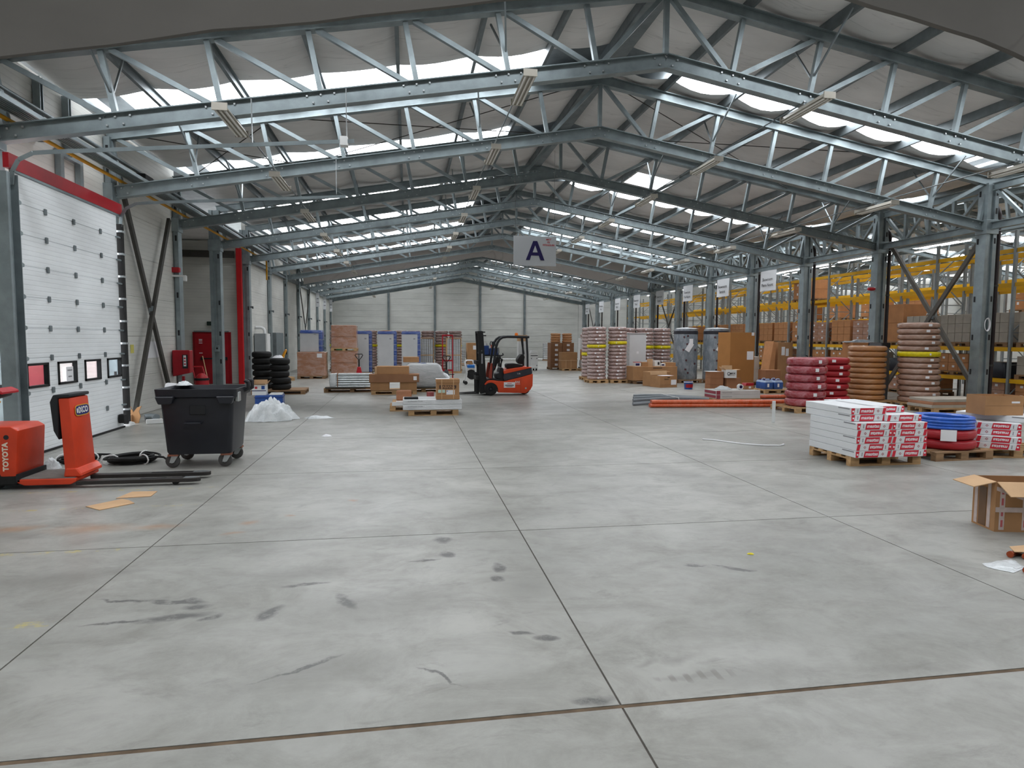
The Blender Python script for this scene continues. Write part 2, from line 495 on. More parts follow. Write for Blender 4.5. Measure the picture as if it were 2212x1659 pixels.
# far wall: panels between gable posts
wf = struct('wall_far', 'pale grey gable end wall of horizontal panels')
seg = [-6.75, -1.63, 2.43, 6.5, 10.58, 15.66, 20.5, 25.5, 30.5, XE]
for i in range(len(seg) - 1):
    z = 0.0
    while z < 8.4:
        p = [(seg[i] + .01, z + .006), (seg[i + 1] - .01, z + .006), (seg[i + 1] - .01, z + .526), (seg[i] + .01, z + .526)]
        x0 = XRI if seg[i + 1] <= XC + .1 else XRI + 2 * HALF
        p = clip(p, -SL, 1, 8.36 - SL * x0); p = clip(p, SL, 1, 8.36 + SL * x0) if p else p
        if len(p) > 2: MB().prism(p, 'y', YF, YF + .1).build('panel', wallfar, wf)
        z += .532
MB().box(-6.75, XE, YF + .1, YF + .14, 0, 8.6).build('backing_sheet', wallfar, wf)
for x in (-1.63, 2.43, 6.5, 10.58, 20.5, 25.5, 30.5):
    MB().box(x - .09, x + .09, YF - .16, YF - .01, 0, roofz(x, 8.0)).build('gable_post', steel_dk, wf, bevel=.01)
for xa, xb in ((-6.6, XRI), (XRI, XC)):
    MB().bar((xa, YF - .1, roofz(xa, 7.15)), (xb, YF - .1, roofz(xb, 7.15)), .14, .22).build('gable_rafter', steel_dk, wf)

# left wall with the loading-door opening and a side bay
wl = struct('wall_left', 'pale ribbed panel wall on the left')
D0, D1, DZ = 10.75, 15.75, 4.45
bays = [(YB, -.7), (-.7, 3.3), (3.3, 7.28), (7.28, D0), (D0, D1), (D1, 19.40)] + [(T[k], T[k + 1]) for k in range(4, 11)] + [(T[11], YF)]
for a, b in bays:
    for k in range(7):
        z0, z1 = k * .95, min(k * .95 + .95, 6.5)
        if (a, b) == (D0, D1) and z1 <= DZ + .3: continue
        MB().box(XW - .1, XW, a + .006, b - .006, max(z0, 0) + .006, z1).build('panel', wallm, wl)
MB().box(XW - .14, XW - .1, YB, D0, 0, 6.5).box(XW - .14, XW - .1, D1, 19.4, 0, 6.5).box(XW - .14, XW - .1, T[4], YF, 0, 6.5).box(XW - .14, XW - .1, D0, D1, 4.6, 6.5).build('backing_sheet', wallm, wl)
# side bay beyond the third column
sb = struct('wall_side_bay', 'dim recessed bay with a red emergency door')
for k in range(6):
    MB().box(-12.4, XW - .15, T[4] - .1, T[4], k * .95 + .006, k * .95 + .95).build('panel', wallm, sb)
    MB().box(-12.4, XW - .15, 19.4, 19.5, k * .95 + .006, k * .95 + .95).build('panel', wallm, sb)
    MB().box(-12.45, -12.4, 19.5, T[4] - .1, k * .95 + .006, k * .95 + .95).build('panel', wallm, sb)
MB().box(-12.5, XW - .15, T[4], T[4] + .06, 0, 5.85).box(-12.5, XW - .15, 19.34, 19.4, 0, 5.85).box(-12.5, -12.45, 19.4, T[4], 0, 5.85).build('backing_sheet', wallm, sb)  # backing added to stop light leaking through the bay's panel gaps
MB().box(-12.45, XW - .15, 19.4, T[4], 5.75, 5.85).build('soffit', lining, sb)
MB().box(-12.4, XW - .36, T[4] - .42, T[4] - .28, 5.02, 5.28).build('header_beam', dark_steel, sb)
# right and back walls
wr = struct('wall_right', 'far side wall of the neighbouring hall')
MB().box(XE, XE + .1, YB, YF, 0, 8).build('panel', wallm, wr)
wb = struct('wall_back', 'wall behind the viewer')
MB().box(-12.45, XE, YB - .1, YB, 0, 8.8).build('panel', wallm, wb)

# roof lining, purlins, rooflight strips
ceil = struct('ceiling', 'sagging grey fabric lining under the double pitched roof')
PD = [0.18, 1.62, 3.21, 4.80, 6.39, 7.98, 9.57, 11.02]      # purlin distances from the ridge
STR = [13.95 + 5.1 * k for k in range(-3, 9)]               # near edges of the rooflight strips
SW = .95
spans = []
y = YB
for s_ in STR:
    if s_ > y: spans.append((y, s_)); y = s_ + SW
spans.append((y, YF))
def lining_sheet(side, xr, a, b, hole=None):
    vs, fs = [], []
    ds = []
    for i in range(len(PD) - 1):
        for k in range(6): ds.append((PD[i] + (PD[i + 1] - PD[i]) * k / 6, math.sin(PI * k / 6) ** 1.0))
    ds = [(0.0, .1)] + ds + [(PD[-1], 0)]
    ys = sorted({a, b, a + .25, b - .25, a + (b - a) * .3, a + (b - a) * .5, a + (b - a) * .7} | ({hole[2], hole[3]} if hole else set()))
    n = len(ds)
    for yy in ys:
        sag = .13 + .05 * max(0, 1 - (yy - a) / .5) - .07 * max(0, 1 - (b - yy) / .5)
        for d, s in ds:
            vs.append((xr + side * d, yy, 8.45 - SL * d - sag * s - .015 * math.sin(yy * 2.3 + d * 3)))
    for j in range(len(ys) - 1):
        for i in range(n - 1):
            if hole and ds[i][0] >= hole[0] - .01 and ds[i + 1][0] <= hole[1] + .01 and ys[j] >= hole[2] - .01 and ys[j + 1] <= hole[3] + .01: continue
            fs.append((j * n + i, j * n + i + 1, (j + 1) * n + i + 1, (j + 1) * n + i))
    return MB().add(vs, fs)
h_lo, h_hi = PD[2], PD[3]
for xr in (XRI, XRI + 2 * HALF):
    for side in (-1, 1):
        for a, b in spans:
            hole = None
            if xr == XRI and side == 1 and a < 21.5 < b: hole = (h_lo, h_hi, 21.4, 22.9)
            lining_sheet(side, xr, a, b, hole).build('lining_sheet', lining, ceil, smooth=.8)
        for d in PD:
            zz = 8.24 - SL * d
            x = xr + side * d
            if d == PD[-1]: continue
            MB().sweep([(-.035, 0), (.035, 0), (.035, .02), (-.015, .02), (-.015, .19), (.035, .19), (.035, .21), (-.035, .21)], (x, YB, zz), (x, YF, zz), (0, 0, 1)).build('purlin', steel_dk, ceil)
        MB().box(min(xr + side * 0, xr + side * HALF), max(xr, xr + side * HALF), YB, YF, 0, .02).move(Matrix.Translation((0, 0, 8.62)) @ Matrix.Translation((xr, 0, 0)) @ Matrix.Rotation(side * math.atan(SL), 4, 'Y') @ Matrix.Translation((-xr, 0, 0))).build('roof_sheet', steel_dk, ceil)
MB().prism([(xx, zz) for xx, zz in ((-12.6, 6.62), (XRI - HALF, 6.62), (XRI - HALF, 6.7), (-12.6, 6.7))], 'y', YB, YF).build('roof_sheet', steel_dk, ceil)
MB().box(XRI - .2, XRI + .2, YB, YF, 8.17, 8.24).build('ridge_plate', steel_dk, ceil)
nwin = 0
for xr in (XRI, XRI + 2 * HALF):
    for side in (-1, 1):
        for s_ in STR:
            nwin += 1
            wn = struct('window_%d' % nwin, 'bright translucent rooflight strip across the roof slope')
            for i in range(1, len(PD) - 1):
                d0, d1 = PD[i] + .03, PD[i + 1] - .03
                if i == len(PD) - 2: d1 -= .7
                z0, z1 = 8.49 - SL * d0, 8.49 - SL * d1
                xa, xb = xr + side * d0, xr + side * d1
                MB().add([(xa, s_ - .12, z0), (xb, s_ - .12, z1), (xb, s_ + SW + .7, z1), (xa, s_ + SW + .7, z0)], [(0, 1, 2, 3)]).build('pane', rooflight, wn)
# smoke hatch in the right-hand slope
nwin += 1
hw = struct('window_%d' % nwin, 'square framed roof hatch letting in daylight')
xa, xb = XRI + h_lo, XRI + h_hi
za, zb = 8.52 - SL * h_lo, 8.52 - SL * h_hi
MB().add([(xa, 21.4, za), (xb, 21.4, zb), (xb, 22.9, zb), (xa, 22.9, za)], [(0, 1, 2, 3)]).build('pane', rooflight, hw)
for p, q in (((xa, 21.4), (xb, 21.4)), ((xa, 22.9), (xb, 22.9)), ((xa + .04, 21.4), (xa + .04, 22.9)), ((xb - .04, 21.4), (xb - .04, 22.9)), ((xa, 22.15), (xb, 22.15))):
    MB().bar((p[0], p[1], 8.36 - SL * (p[0] - XRI)), (q[0], q[1], 8.36 - SL * (q[0] - XRI)), .05, .26).build('curb', white, hw)
# smoke curtains hung below the lining
def curtain(name, label, y, zl, zr, sl_, m, xa=-6.4, xb=XC - .2):
    vs, fs = [], []
    n = 44
    for i in range(n + 1):
        x = xa + (xb - xa) * i / n
        d = abs(x - XRI)
        k = (zl if x < XRI else zr) if abs(x - XRI) > 1.0 else zl + (zr - zl) * (x - XRI + 1) / 2
        top = 8.30 - SL * d - .13; bot = k - sl_ * d + .02 * math.sin(x * 2.1)
        wob = .03 * math.sin(x * 1.7) + .02 * math.sin(x * 4.1)
        for q in range(5):
            f = q / 4
            vs.append((x, y + wob * f - .08 * math.sin(PI * f), top + (bot - top) * f))
        vs.append((x, y + wob + .10, bot + .02))
    for i in range(n):
        for q in range(5): fs.append((i * 6 + q, (i + 1) * 6 + q, (i + 1) * 6 + q + 1, i * 6 + q + 1))
    o = MB().add(vs, fs).build(name, m, None, smooth=1.0)
    tag(o, label, 'curtain')
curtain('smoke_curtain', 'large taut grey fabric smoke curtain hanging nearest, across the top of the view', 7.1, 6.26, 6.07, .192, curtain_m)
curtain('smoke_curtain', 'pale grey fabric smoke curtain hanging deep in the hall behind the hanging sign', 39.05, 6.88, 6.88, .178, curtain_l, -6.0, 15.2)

# ------------------------------------------------------------------ steel frame
def CHORD(h, wd):
    wd *= 1.2
    return [(-wd, -h / 2), (wd, -h / 2), (wd, -h / 2 + .018), (.02, -h / 2 + .018), (.02, h / 2 - .018), (wd, h / 2 - .018), (wd, h / 2), (-wd, h / 2), (-wd, h / 2 - .018), (-.02, h / 2 - .018), (-.02, -h / 2 + .018), (-wd, -h / 2 + .018)]
def UPRO(a, b): return [(-a / 2, -b / 2), (a / 2, -b / 2), (a / 2, b / 2), (a / 2 - .012, b / 2), (a / 2 - .012, -b / 2 + .012), (-a / 2 + .012, -b / 2 + .012), (-a / 2 + .012, b / 2), (-a / 2, b / 2)]
ZBOT, ZTOP = 6.91, 8.13
POSTS = [1.3, 2.88, 4.46, 6.04, 7.62, 9.2, 10.75]
def zb(d): return ZBOT - SL * d
def zt(d): return ZTOP - SL * d
def make_truss():
    t = thing('roof_truss', 'x', 'roof truss', (0, 0, 0))
    for s in (-1, 1):
        MB().sweep(CHORD(.26, .075), (0, 0, ZBOT), (s * 10.86, 0, zb(10.86)), (0, 0, 1)).build('bottom_chord', steel, t)
        MB().sweep(CHORD(.22, .075), (0, 0, ZTOP), (s * HALF, 0, zt(HALF)), (0, 0, 1)).build('top_chord', steel, t)
    posts = [(0, 0)] + [(s * d, s * (d + .19)) for s in (-1, 1) for d in POSTS]
    for xb_, xt in posts:
        MB().sweep(UPRO(.085, .09), (xb_, 0, zb(abs(xb_)) + .10), (xt, 0, zt(abs(xt)) - .09), (0, 1, 0)).build('post', steel, t)
    for s in (-1, 1):
        MB().sweep(UPRO(.08, .085), (s * .10, 0, ZTOP - .12), (s * 1.18, 0, zb(1.18) + .12), (0, 1, 0)).build('diagonal', steel, t)
        for k in range(1, len(POSTS)):
            a, b = POSTS[k - 1], POSTS[k]
            MB().sweep(UPRO(.08, .085), (s * (a + .14), 0, zb(a + .14) + .11), (s * (b + .05), 0, zt(b + .05) - .10), (0, 1, 0)).build('diagonal', steel, t)
        for d in (2.88, 9.2):
            for q in (-1, 1):
                MB().bar((s * (d + .05), q * .05, zb(d) + .45), (s * (d + .2), q * .85, zt(d) + .08), .03, .03).build('fly_brace', steel_dk, t)
    b = MB()
    for xb_, xt in posts:
        for dx in (-.22, -.12, 0, .12, .22):
            for q in (-1, 1):
                b.obox((xb_ + dx, q * .035, zb(abs(xb_ + dx)) + (.07 if abs(dx) in (.22, 0) else -.05)), (.028, .02, .028))
    b.build('bolts', alu, t)['kind'] = 'stuff'
    return t
def tl(k, hall): return 'galvanised lattice roof truss over the %s, %s from the camera' % (hall, ORD[k])
proto = make_truss()
for k in range(12):
    if k == 0:
        proto.location = (XRI, T[0], 0); proto['label'] = tl(0, 'open main hall'); proto['group'] = 'roof trusses of the main hall'
    else: dup(proto, (XRI, T[k], 0), 0, tl(k, 'open main hall'))
# the neighbouring hall's trusses, webs joined since they are too fine to pick apart
def make_truss_far():
    t = thing('roof_truss', tl(0, 'racking hall on the right'), 'roof truss', (0, 0, 0), 0, 'roof trusses of the racking hall')
    for s in (-1, 1):
        MB().sweep(CHORD(.26, .075), (0, 0, ZBOT), (s * 10.86, 0, zb(10.86)), (0, 0, 1)).build('bottom_chord', steel, t)
        MB().sweep(CHORD(.22, .075), (0, 0, ZTOP), (s * HALF, 0, zt(HALF)), (0, 0, 1)).build('top_chord', steel, t)
    m = MB()
    for s in (-1, 1):
        for d in POSTS: m.sweep(UPRO(.085, .09), (s * d, 0, zb(d) + .1), (s * (d + .19), 0, zt(d + .19) - .09), (0, 1, 0))
        for k in range(1, len(POSTS)):
            a, b = POSTS[k - 1], POSTS[k]
            m.sweep(UPRO(.08, .085), (s * (a + .14), 0, zb(a + .14) + .11), (s * (b + .05), 0, zt(b + .05) - .10), (0, 1, 0))
    o = m.build('web_members', steel, t); o['kind'] = 'stuff'
    return t
pf = make_truss_far()
for k in range(12):
    if k == 0: pf.location = (XRI + 2 * HALF, T[0], 0)
    else: dup(pf, (XRI + 2 * HALF, T[k], 0), 0, tl(k, 'racking hall on the right'))

# columns
def make_column(top, slots):
    t = thing('steel_column', 'x', 'column')
    prof = [(-.17, -.15), (-.06, -.15), (-.06, -.10), (.06, -.10), (.06, -.15), (.17, -.15), (.17, .15), (.06, .15), (.06, .10), (-.06, .10), (-.06, .15), (-.17, .15)]
    MB().sweep([(a, b) for a, b in prof], (0, 0, .02), (0, 0, top), (0, 1, 0)).build('shaft', steel, t)
    MB().box(-.24, .24, -.22, .22, 0, .02).build('base_plate', steel_dk, t)
    MB().box(-.20, .20, -.18, .18, 4.80, 5.18).build('head_plate', steel, t, bevel=.008)
    m = MB()
    for z in slots:
        m.obox((.115, -.151, z), (.05, .012, .15)); m.obox((-.172, .09, z), (.012, .05, .15))  # dark blocks stand in for the shade inside the slots
    m.build('slot', ink, t, label='dark block standing in for the shade inside a column slot')
    return t
SL_R = (1.05, 2.0, 3.05, 4.62, 5.42, 5.9)
col_r = make_column(6.16, SL_R)
for k in range(12):
    lab = 'galvanised steel column between main hall and racking, %s from the camera' % ORD[k]
    if k == 0: col_r.location = (XC, T[0], 0); col_r['label'] = lab; col_r['group'] = 'columns between the two halls'
    else: dup(col_r, (XC, T[k], 0), 0, lab)
for k in range(12):
    lab = 'galvanised steel column along the left wall, %s from the camera' % ORD[k]
    dup(col_r, (XLC - .02, T[k], 0), 0, lab, 'columns along the left wall')
# rainwater downpipes beside the right-hand columns
def make_pipe():
    t = thing('downpipe', 'x', 'pipe')
    MB().tube([(0, 0, .0), (0, 0, 5.35), (0, .04, 5.5), (0, .14, 5.62), (0, .30, 5.70)], .055, 10).build('pipe_run', brown_pipe, t, smooth=.7)
    for z in (1.2, 3.4): MB().lathe([(.056, z), (.068, z), (.068, z + .05), (.056, z + .05)], 12, ring=True).build('bracket', dark_steel, t)
    return t
dp = make_pipe()
for k in range(12):
    lab = 'dark brown rainwater downpipe beside the right hand column %s from the camera' % ORD[k]
    if k == 0: dp.location = (XC + .36, T[0] - .02, 0); dp['label'] = lab; dp['group'] = 'downpipes between the two halls'
    else: dup(dp, (XC + .36, T[k] - .02, 0), 0, lab)
# valley girders from column to column
def make_valley():
    t = thing('valley_girder', 'x', 'girder')
    L = 3.66
    MB().sweep(CHORD(.20, .06), (0, .17, 5.02), (0, .17 + L, 5.02), (0, 0, 1)).build('bottom_chord', steel, t)
    MB().sweep(CHORD(.20, .06), (0, .17, 6.05), (0, .17 + L, 6.05), (0, 0, 1)).build('top_chord', steel, t)
    for y in (1.1, 2.0, 2.9): MB().bar((0, y, 5.12), (0, y, 5.95), .09, .09, (0, 1, 0)).build('post', steel, t)
    for a, b in (((0, .25, 5.93), (0, 1.05, 5.13)), ((0, 1.15, 5.13), (0, 1.95, 5.93)), ((0, 2.05, 5.93), (0, 2.85, 5.13)), ((0, 2.95, 5.13), (0, 3.72, 5.93))):
        MB().bar(a, b, .08, .08, (1, 0, 0)).build('diagonal', steel, t)
    return t
vg = make_valley()
for k in range(11):
    lab = 'galvanised valley girder joining right hand columns %s and %s' % (ORD[k], ORD[k + 1])
    if k == 0: vg.location = (XC, T[0], 0); vg['label'] = lab; vg['group'] = 'valley girders'
    else: dup(vg, (XC, T[k], 0), 0, lab)
# eaves rail on the left, bay by bay is one length
for nm, z, h in (('eaves_rail', 6.02, .2), ('eaves_rail', 5.02, .18)):
    o = MB().sweep(CHORD(h, .05), (XLC + .1, T[4] + .2, z), (XLC + .1, YF - .3, z), (0, 0, 1)).build(nm, steel_dk)
    tag(o, 'long galvanised eaves rail above the left wall columns, %s one' % ('upper' if z > 5.5 else 'lower'), 'rail')

# cross bracing in wall planes
def cross(name, label, x, y0, z0, y1, z1, r=.05, m=dark_steel):
    t = thing(name, label, 'bracing', (x, (y0 + y1) / 2, 0))
    c = (y0 + y1) / 2
    MB().bar((0, y0 - c, z1), (0, y1 - c, z0), r, r * 1.6).build('brace', m, t)
    MB().bar((.06, y0 - c, z0), (.06, y1 - c, z1), r, r * 1.6).build('brace', m, t)
    MB().obox((.03, 0, (z0 + z1) / 2), (.1, .18, .18)).build('centre_plate', steel_dk, t, bevel=.01)
    return t
cross('wall_bracing', 'dark steel cross bracing on the left wall beside the white loading door', XW + .12, 15.85, .12, 18.40, 5.0, .075)
cross('wall_bracing', 'distant dark cross bracing on the left wall beyond the wrapped pallets', XW + .12, T[7] + .2, .3, T[8] - .2, 5.0)
cross('frame_bracing', 'grey cross bracing between the second and third right hand columns', XC + .24, T[1] + .2, .3, T[2] - .2, 5.0, .075, mat('brace_grey', '6b6862', .55, .3, .15, 3))
cross('frame_bracing', 'dark cross bracing between right hand columns behind the tall pipe coils', XC + .24, T[6] + .2, .3, T[7] - .2, 4.9)
cross('frame_bracing', 'most distant dark cross bracing in the right hand column line', XC + .24, T[10] + .2, .3, T[11] - .2, 4.9)
# slack roof bracing rods
for i, (xa_, ya, xb2, yb2) in enumerate(((-2.9, T[1], 4.4, T[2]), (-2.9, T[2], 4.4, T[1]), (4.9, T[1], 12.2, T[2]), (4.9, T[2], 12.2, T[1]), (-6.0, T[1], -2.9, T[2]), (-2.9, T[1], -6.0, T[2]))):
    MB().tube([(xa_, ya, roofz(xa_, 8.12)), (xb2, yb2, roofz(xb2, 8.12))], .012, 6).build('bracing_rod', dark_steel, ceil)

# ------------------------------------------------------------------ lights on the trusses
def make_strip():
    t = thing('strip_light', 'x', 'light')
    MB().prism([(-.11, -.02), (.11, -.02), (.06, .06), (-.06, .06)], 'y', -.66, .66).build('housing', mat('fitting_enamel', 'b9b4a9', .45, .1, .06, 3), t)
    for x in (-.07, 0, .07):
        MB().tube([(x, -.62, -.045), (x, .62, -.045)], .016, 8).build('tube', tube_off, t, smooth=.8)
    for y in (-.66, .66): MB().box(-.112, .112, y - .012, y + .012, -.05, .062).build('end_cap', MATS['fitting_enamel'], t)
    MB().bar((0, 0, .06), (0, 0, .12), .03, .03, (0, 1, 0)).build('hanger', steel_dk, t)
    return t
ps = make_strip()
first = True
for li, (x, nm) in enumerate(((-2.76, 'outer left'), (1.98, 'inner left'), (7.3, 'inner right'), (12.04, 'outer right'))):
    zz = roofz(x, 6.78) - .15
    for k in range(12):
        if k >= 7 and k != 9 and k != 11: continue
        lab = 'unlit fluorescent strip light in the %s row, under truss %s from the camera' % (nm, ORD[k])
        if first: ps.location = (x, T[k] - .25, zz); ps['label'] = lab; ps['group'] = 'strip lights of the main hall'; first = False
        else: dup(ps, (x, T[k] - .25, zz), 0, lab)
    o = MB().tube([(x, T[0] - .2, zz + .135), (x, T[11], zz + .135)], .014, 6).build('cable_trunking', steel_dk)
    tag(o, 'thin grey trunking rod feeding the %s row of strip lights' % nm, 'trunking')
def make_batten():
    t = thing('batten_lamp', 'x', 'lamp')
    MB().box(-.05, .05, -.75, .75, .02, .08).build('housing', white, t)
    MB().tube([(-.025, -.72, 0), (-.025, .72, 0)], .02, 8).tube([(.025, -.72, 0), (.025, .72, 0)], .02, 8).build('tube', tube_on, t)
    MB().bar((0, -.5, .08), (0, -.5, 1.66), .012, .012, (0, 1, 0)).bar((0, .5, .08), (0, .5, 1.66), .012, .012, (0, 1, 0)).build('hanger', steel_dk, t)
    return t
pb = make_batten(); first = True
for x, nm in ((16.6, 'near column line'), (21.0, 'first aisle'), (27.0, 'further aisle')):
    for k in range(12):
        if x > 17 and (k < 2 or k > 8): continue
        lab = 'lit white batten lamp above the racking, %s, bay %s from the camera' % (nm, ORD[k])
        loc = (x, T[k] + 2.6, roofz(x, 7.0) - .32)
        if first: pb.location = loc; pb['label'] = lab; pb['group'] = 'lit battens of the racking hall'; first = False
        else: dup(pb, loc, 0, lab)

# ------------------------------------------------------------------ loading door on the left
XD = -5.86
d1 = struct('door_1', 'white sectional loading door with four small windows')
NY0, NY1 = 10.86, 14.30
rows = [0.0, .48, 1.00, 1.54, 2.02, 2.50, 2.98, 3.46, 3.92, 4.36]
WIN = [(10.95, 11.57), (11.86, 12.48), (12.77, 13.38), (13.66, 14.27)]
for i in range(len(rows) - 1):
    z0, z1 = rows[i] + .012, rows[i + 1] - .004
    b = MB()
    if i == 2:
        b.box(XD - .04, XD, NY0, NY1, z0, 1.07).box(XD - .04, XD, NY0, NY1, 1.46, z1)
        e = [NY0] + [v for q in WIN for v in q] + [NY1]
        for k in range(0, len(e), 2): b.box(XD - .04, XD, e[k], e[k + 1], 1.07, 1.46)
    else: b.box(XD - .04, XD, NY0, NY1, z0, z1)
    b.build('panel', doorm, d1)
for y0, y1 in WIN:
    m = MB()
    for q in ((y0, y0 + .035, 1.07, 1.46), (y1 - .035, y1, 1.07, 1.46), (y0, y1, 1.07, 1.105), (y0, y1, 1.425, 1.46)): m.box(XD - .05, XD + .02, *q)
    f = m.build('window_frame', black, d1, label='black window frame')
    MB().box(XD - .03, XD - .024, y0 + .035, y1 - .035, 1.105, 1.425).build('pane', glass, f)
for z in rows[1:-1]:
    MB().box(XD - .038, XD - .012, NY0, NY1, z - .02, z + .02).build('joint_tongue', doorm, d1)
    for y in (11.68, 12.58, 13.58):
        MB().box(XD, XD + .03, y - .03, y + .03, z - .05, z + .05).build('hinge', steel_dk, d1, bevel=.008)
    MB().bar((XD + .02, NY1 - .06, z), (XD + .02, NY1 + .22, z - .01), .03, .05, (1, 0, 0)).build('roller_arm', steel, d1)
    MB().prism([(NY0 - .02, z - .06), (NY0 + .10, z - .02), (NY0 + .10, z + .02), (NY0 - .02, z + .06)], 'x', XD, XD + .05).build('roller_arm', steel, d1)
MB().box(XD - .04, XD + .03, NY0, NY1, 0, .035).build('bottom_seal', black, d1)
MB().box(XD - .06, XD + .02, NY0 - .12, NY1 + .24, 4.40, 4.62).build('lintel', redd, d1, label='red lintel strip')
MB().box(XD - .05, XD + .015, NY0, NY1 + .2, 4.36, 4.40).build('top_seal', steel, d1)
m = MB().sweep(UPRO(.22, .16), (XD + .02, NY0 - .16, 0), (XD + .02, NY0 - .16, 4.3), (1, 0, 0)); m.box(XD - .1, XD + .1, NY0 - .34, NY0 - .28, 0, 4.3)
m.build('jamb', steel, d1)
MB().box(XD - .04, XD + .06, NY1 + .08, NY1 + .20, .02, 4.2).build('jamb', black, d1, label='dark guide rail jamb')
for k in range(9): MB().box(XD - .05, XD + .075, NY1 + .07, NY1 + .21, .35 + k * .46, .39 + k * .46).build('jamb_clip', alu, d1)
MB().prism([(NY1 + .04, 0), (NY1 + .36, 0), (NY1 + .30, .07), (NY1 + .12, .11)], 'x', XD - .1, XD + .1).build('jamb_foot', white, d1, bevel=.015)
MB().box(XD + .01, XD + .12, NY1 - .28, NY1 - .12, .12, .3).build('bumper_block', black, d1, bevel=.015)
for y, xe, zz in ((NY0 - .06, -.83, 5.06), (NY1 + .16, -1.3, 4.95)):
    pts = [(XD + .03, y, 4.15), (XD + .05, y, 4.35), (XD + .14, y, 4.52), (XD + .34, y, 4.63), (XD + .6, y, 4.66), (xe, y, zz)]
    for p, q in zip(pts[:-1], pts[1:]): pass
    m = MB()
    for p, q in zip(pts[:-1], pts[1:]): m.sweep([(-.03, -.045), (.03, -.045), (.03, .045), (.02, .045), (.02, -.03), (-.03, -.03)], p, q, (0, 1, 0))
    m.build('ceiling_track', steel, d1)
for x, y in ((-2.4, NY0 - .06), (-.95, NY0 - .06), (-1.5, NY1 + .16)):
    zt_ = 4.66 + (x - XD - .6) / (-.83 - XD - .6) * .4
    m = MB().bar((x, y, zt_), (x, y, zb(abs(x - XRI)) - .05), .04, .012, (1, 0, 0))
    m.build('track_hanger', alu, d1)
MB().box(-1.05, -.93, NY0 - .14, NY0 + .02, 4.98, 5.12).build('track_stop', white, d1)
# outside the door: red dock leaves either side of a bright yard
o = MB().box(-8.6, -8.5, 15.4, 17.02, -.25, 2.4).build('dock_shelter', mat('dock_red', 'ec6f7b', .7, 0, .1, 2)); tag(o, 'red dock shelter flap outside, seen through the leftmost door window', 'dock shelter')
o = MB().box(-7.95, -7.88, 18.2, 19.32, -.25, 2.4).build('dock_shelter', MATS['dock_red']); tag(o, 'red dock shelter flap outside, seen through the rightmost door window', 'dock shelter')
nt = MB().box(XD + .001, XD + .004, 12.13, 12.36, 1.09, 1.36).build('notice', paper)
tag(nt, 'paper notice taped over the second door window', 'notice')
for z, wd in ((1.30, .16), (1.19, .12)): MB().box(XD + .0045, XD + .005, 12.245 - wd / 2, 12.245 + wd / 2, z - .012, z + .012).build('printed_line', greyink, nt)

# services along the left wall
t = thing('cable_tray', 'grey perforated cable tray running along the top of the left wall', 'cable tray', (-5.92, 0, 5.34))
MB().sweep([(-.16, 0), (.16, 0), (.16, .07), (.15, .07), (.15, .01), (-.15, .01), (-.15, .07), (-.16, .07)], (0, 7.6, 0), (0, 30, 0), (0, 0, 1)).build('tray', steel, t)
m = MB()
for k in range(5): m.tube([(-.1 + k * .05, 7.6, .03), (-.1 + k * .05, 30, .03)], .02, 6)
m.build('cables', blackp, t)
for x in (-.1, -.05, 0, .05, .1): MB().box(x - .008, x + .008, 7.6, 30, -.012, 0).build('rib', steel_dk, t)
t = thing('gas_pipe', 'thin yellow gas pipe following the left wall below the cable tray', 'pipe')
MB().tube([(-6.1, 7.6, 5.24), (-6.1, 29.5, 5.24), (-6.1, 29.6, 5.2), (-6.1, 29.6, 4.4)], .035, 8).build('pipe_run', yelp, t, smooth=.8)
t = thing('conduit_pipe', 'dull grey conduit pipe along the left wall above the cable tray', 'pipe')
MB().tube([(-6.2, 7.6, 5.74), (-6.2, 36, 5.74)], .045, 8).build('pipe_run', steel_dk, t, smooth=.8)
t = thing('door_operator', 'blue and black door motor on the shaft above the loading door', 'motor', (-6.08, 16.4, 5.46))
MB().lathe([(0, -.2), (.10, -.2), (.11, -.15), (.11, .16), (.08, .2), (0, .2)], 16, axis='y', c=(0, 0, -.05)).build('motor_body', mat('motor_blue', '1b6a9a', .4, 0, .1, 4), t, smooth=.6)
MB().box(-.12, .12, -.24, .26, .05, .2).build('gear_case', black, t, bevel=.02)
MB().tube([(.1, .2, .1), (.2, .3, .1), (.2, .32, -.05), (.1, .26, -.18)], .012, 6).build('cable', white, t)
t = thing('wall_opening_frame', 'small galvanised frame bolted on the wall above the red lintel', 'frame', (XW + .06, 13.62, 4.75))
MB().box(-.05, .05, -.42, -.3, 0, .62).box(-.05, .05, .3, .42, 0, .62).box(-.05, .05, -.3, .3, .5, .62).build('frame_members', steel, t)
for i, y in enumerate((12.6, 13.55)):
    o = MB().sweep(UPRO(.1, .12), (XW + .08, y, 5.3), (XW + .08, y, 6.4), (1, 0, 0)).build('wall_post', steel)
    tag(o, 'short galvanised wall post above the loading door, %s one' % ('nearer' if i == 0 else 'farther'), 'post')

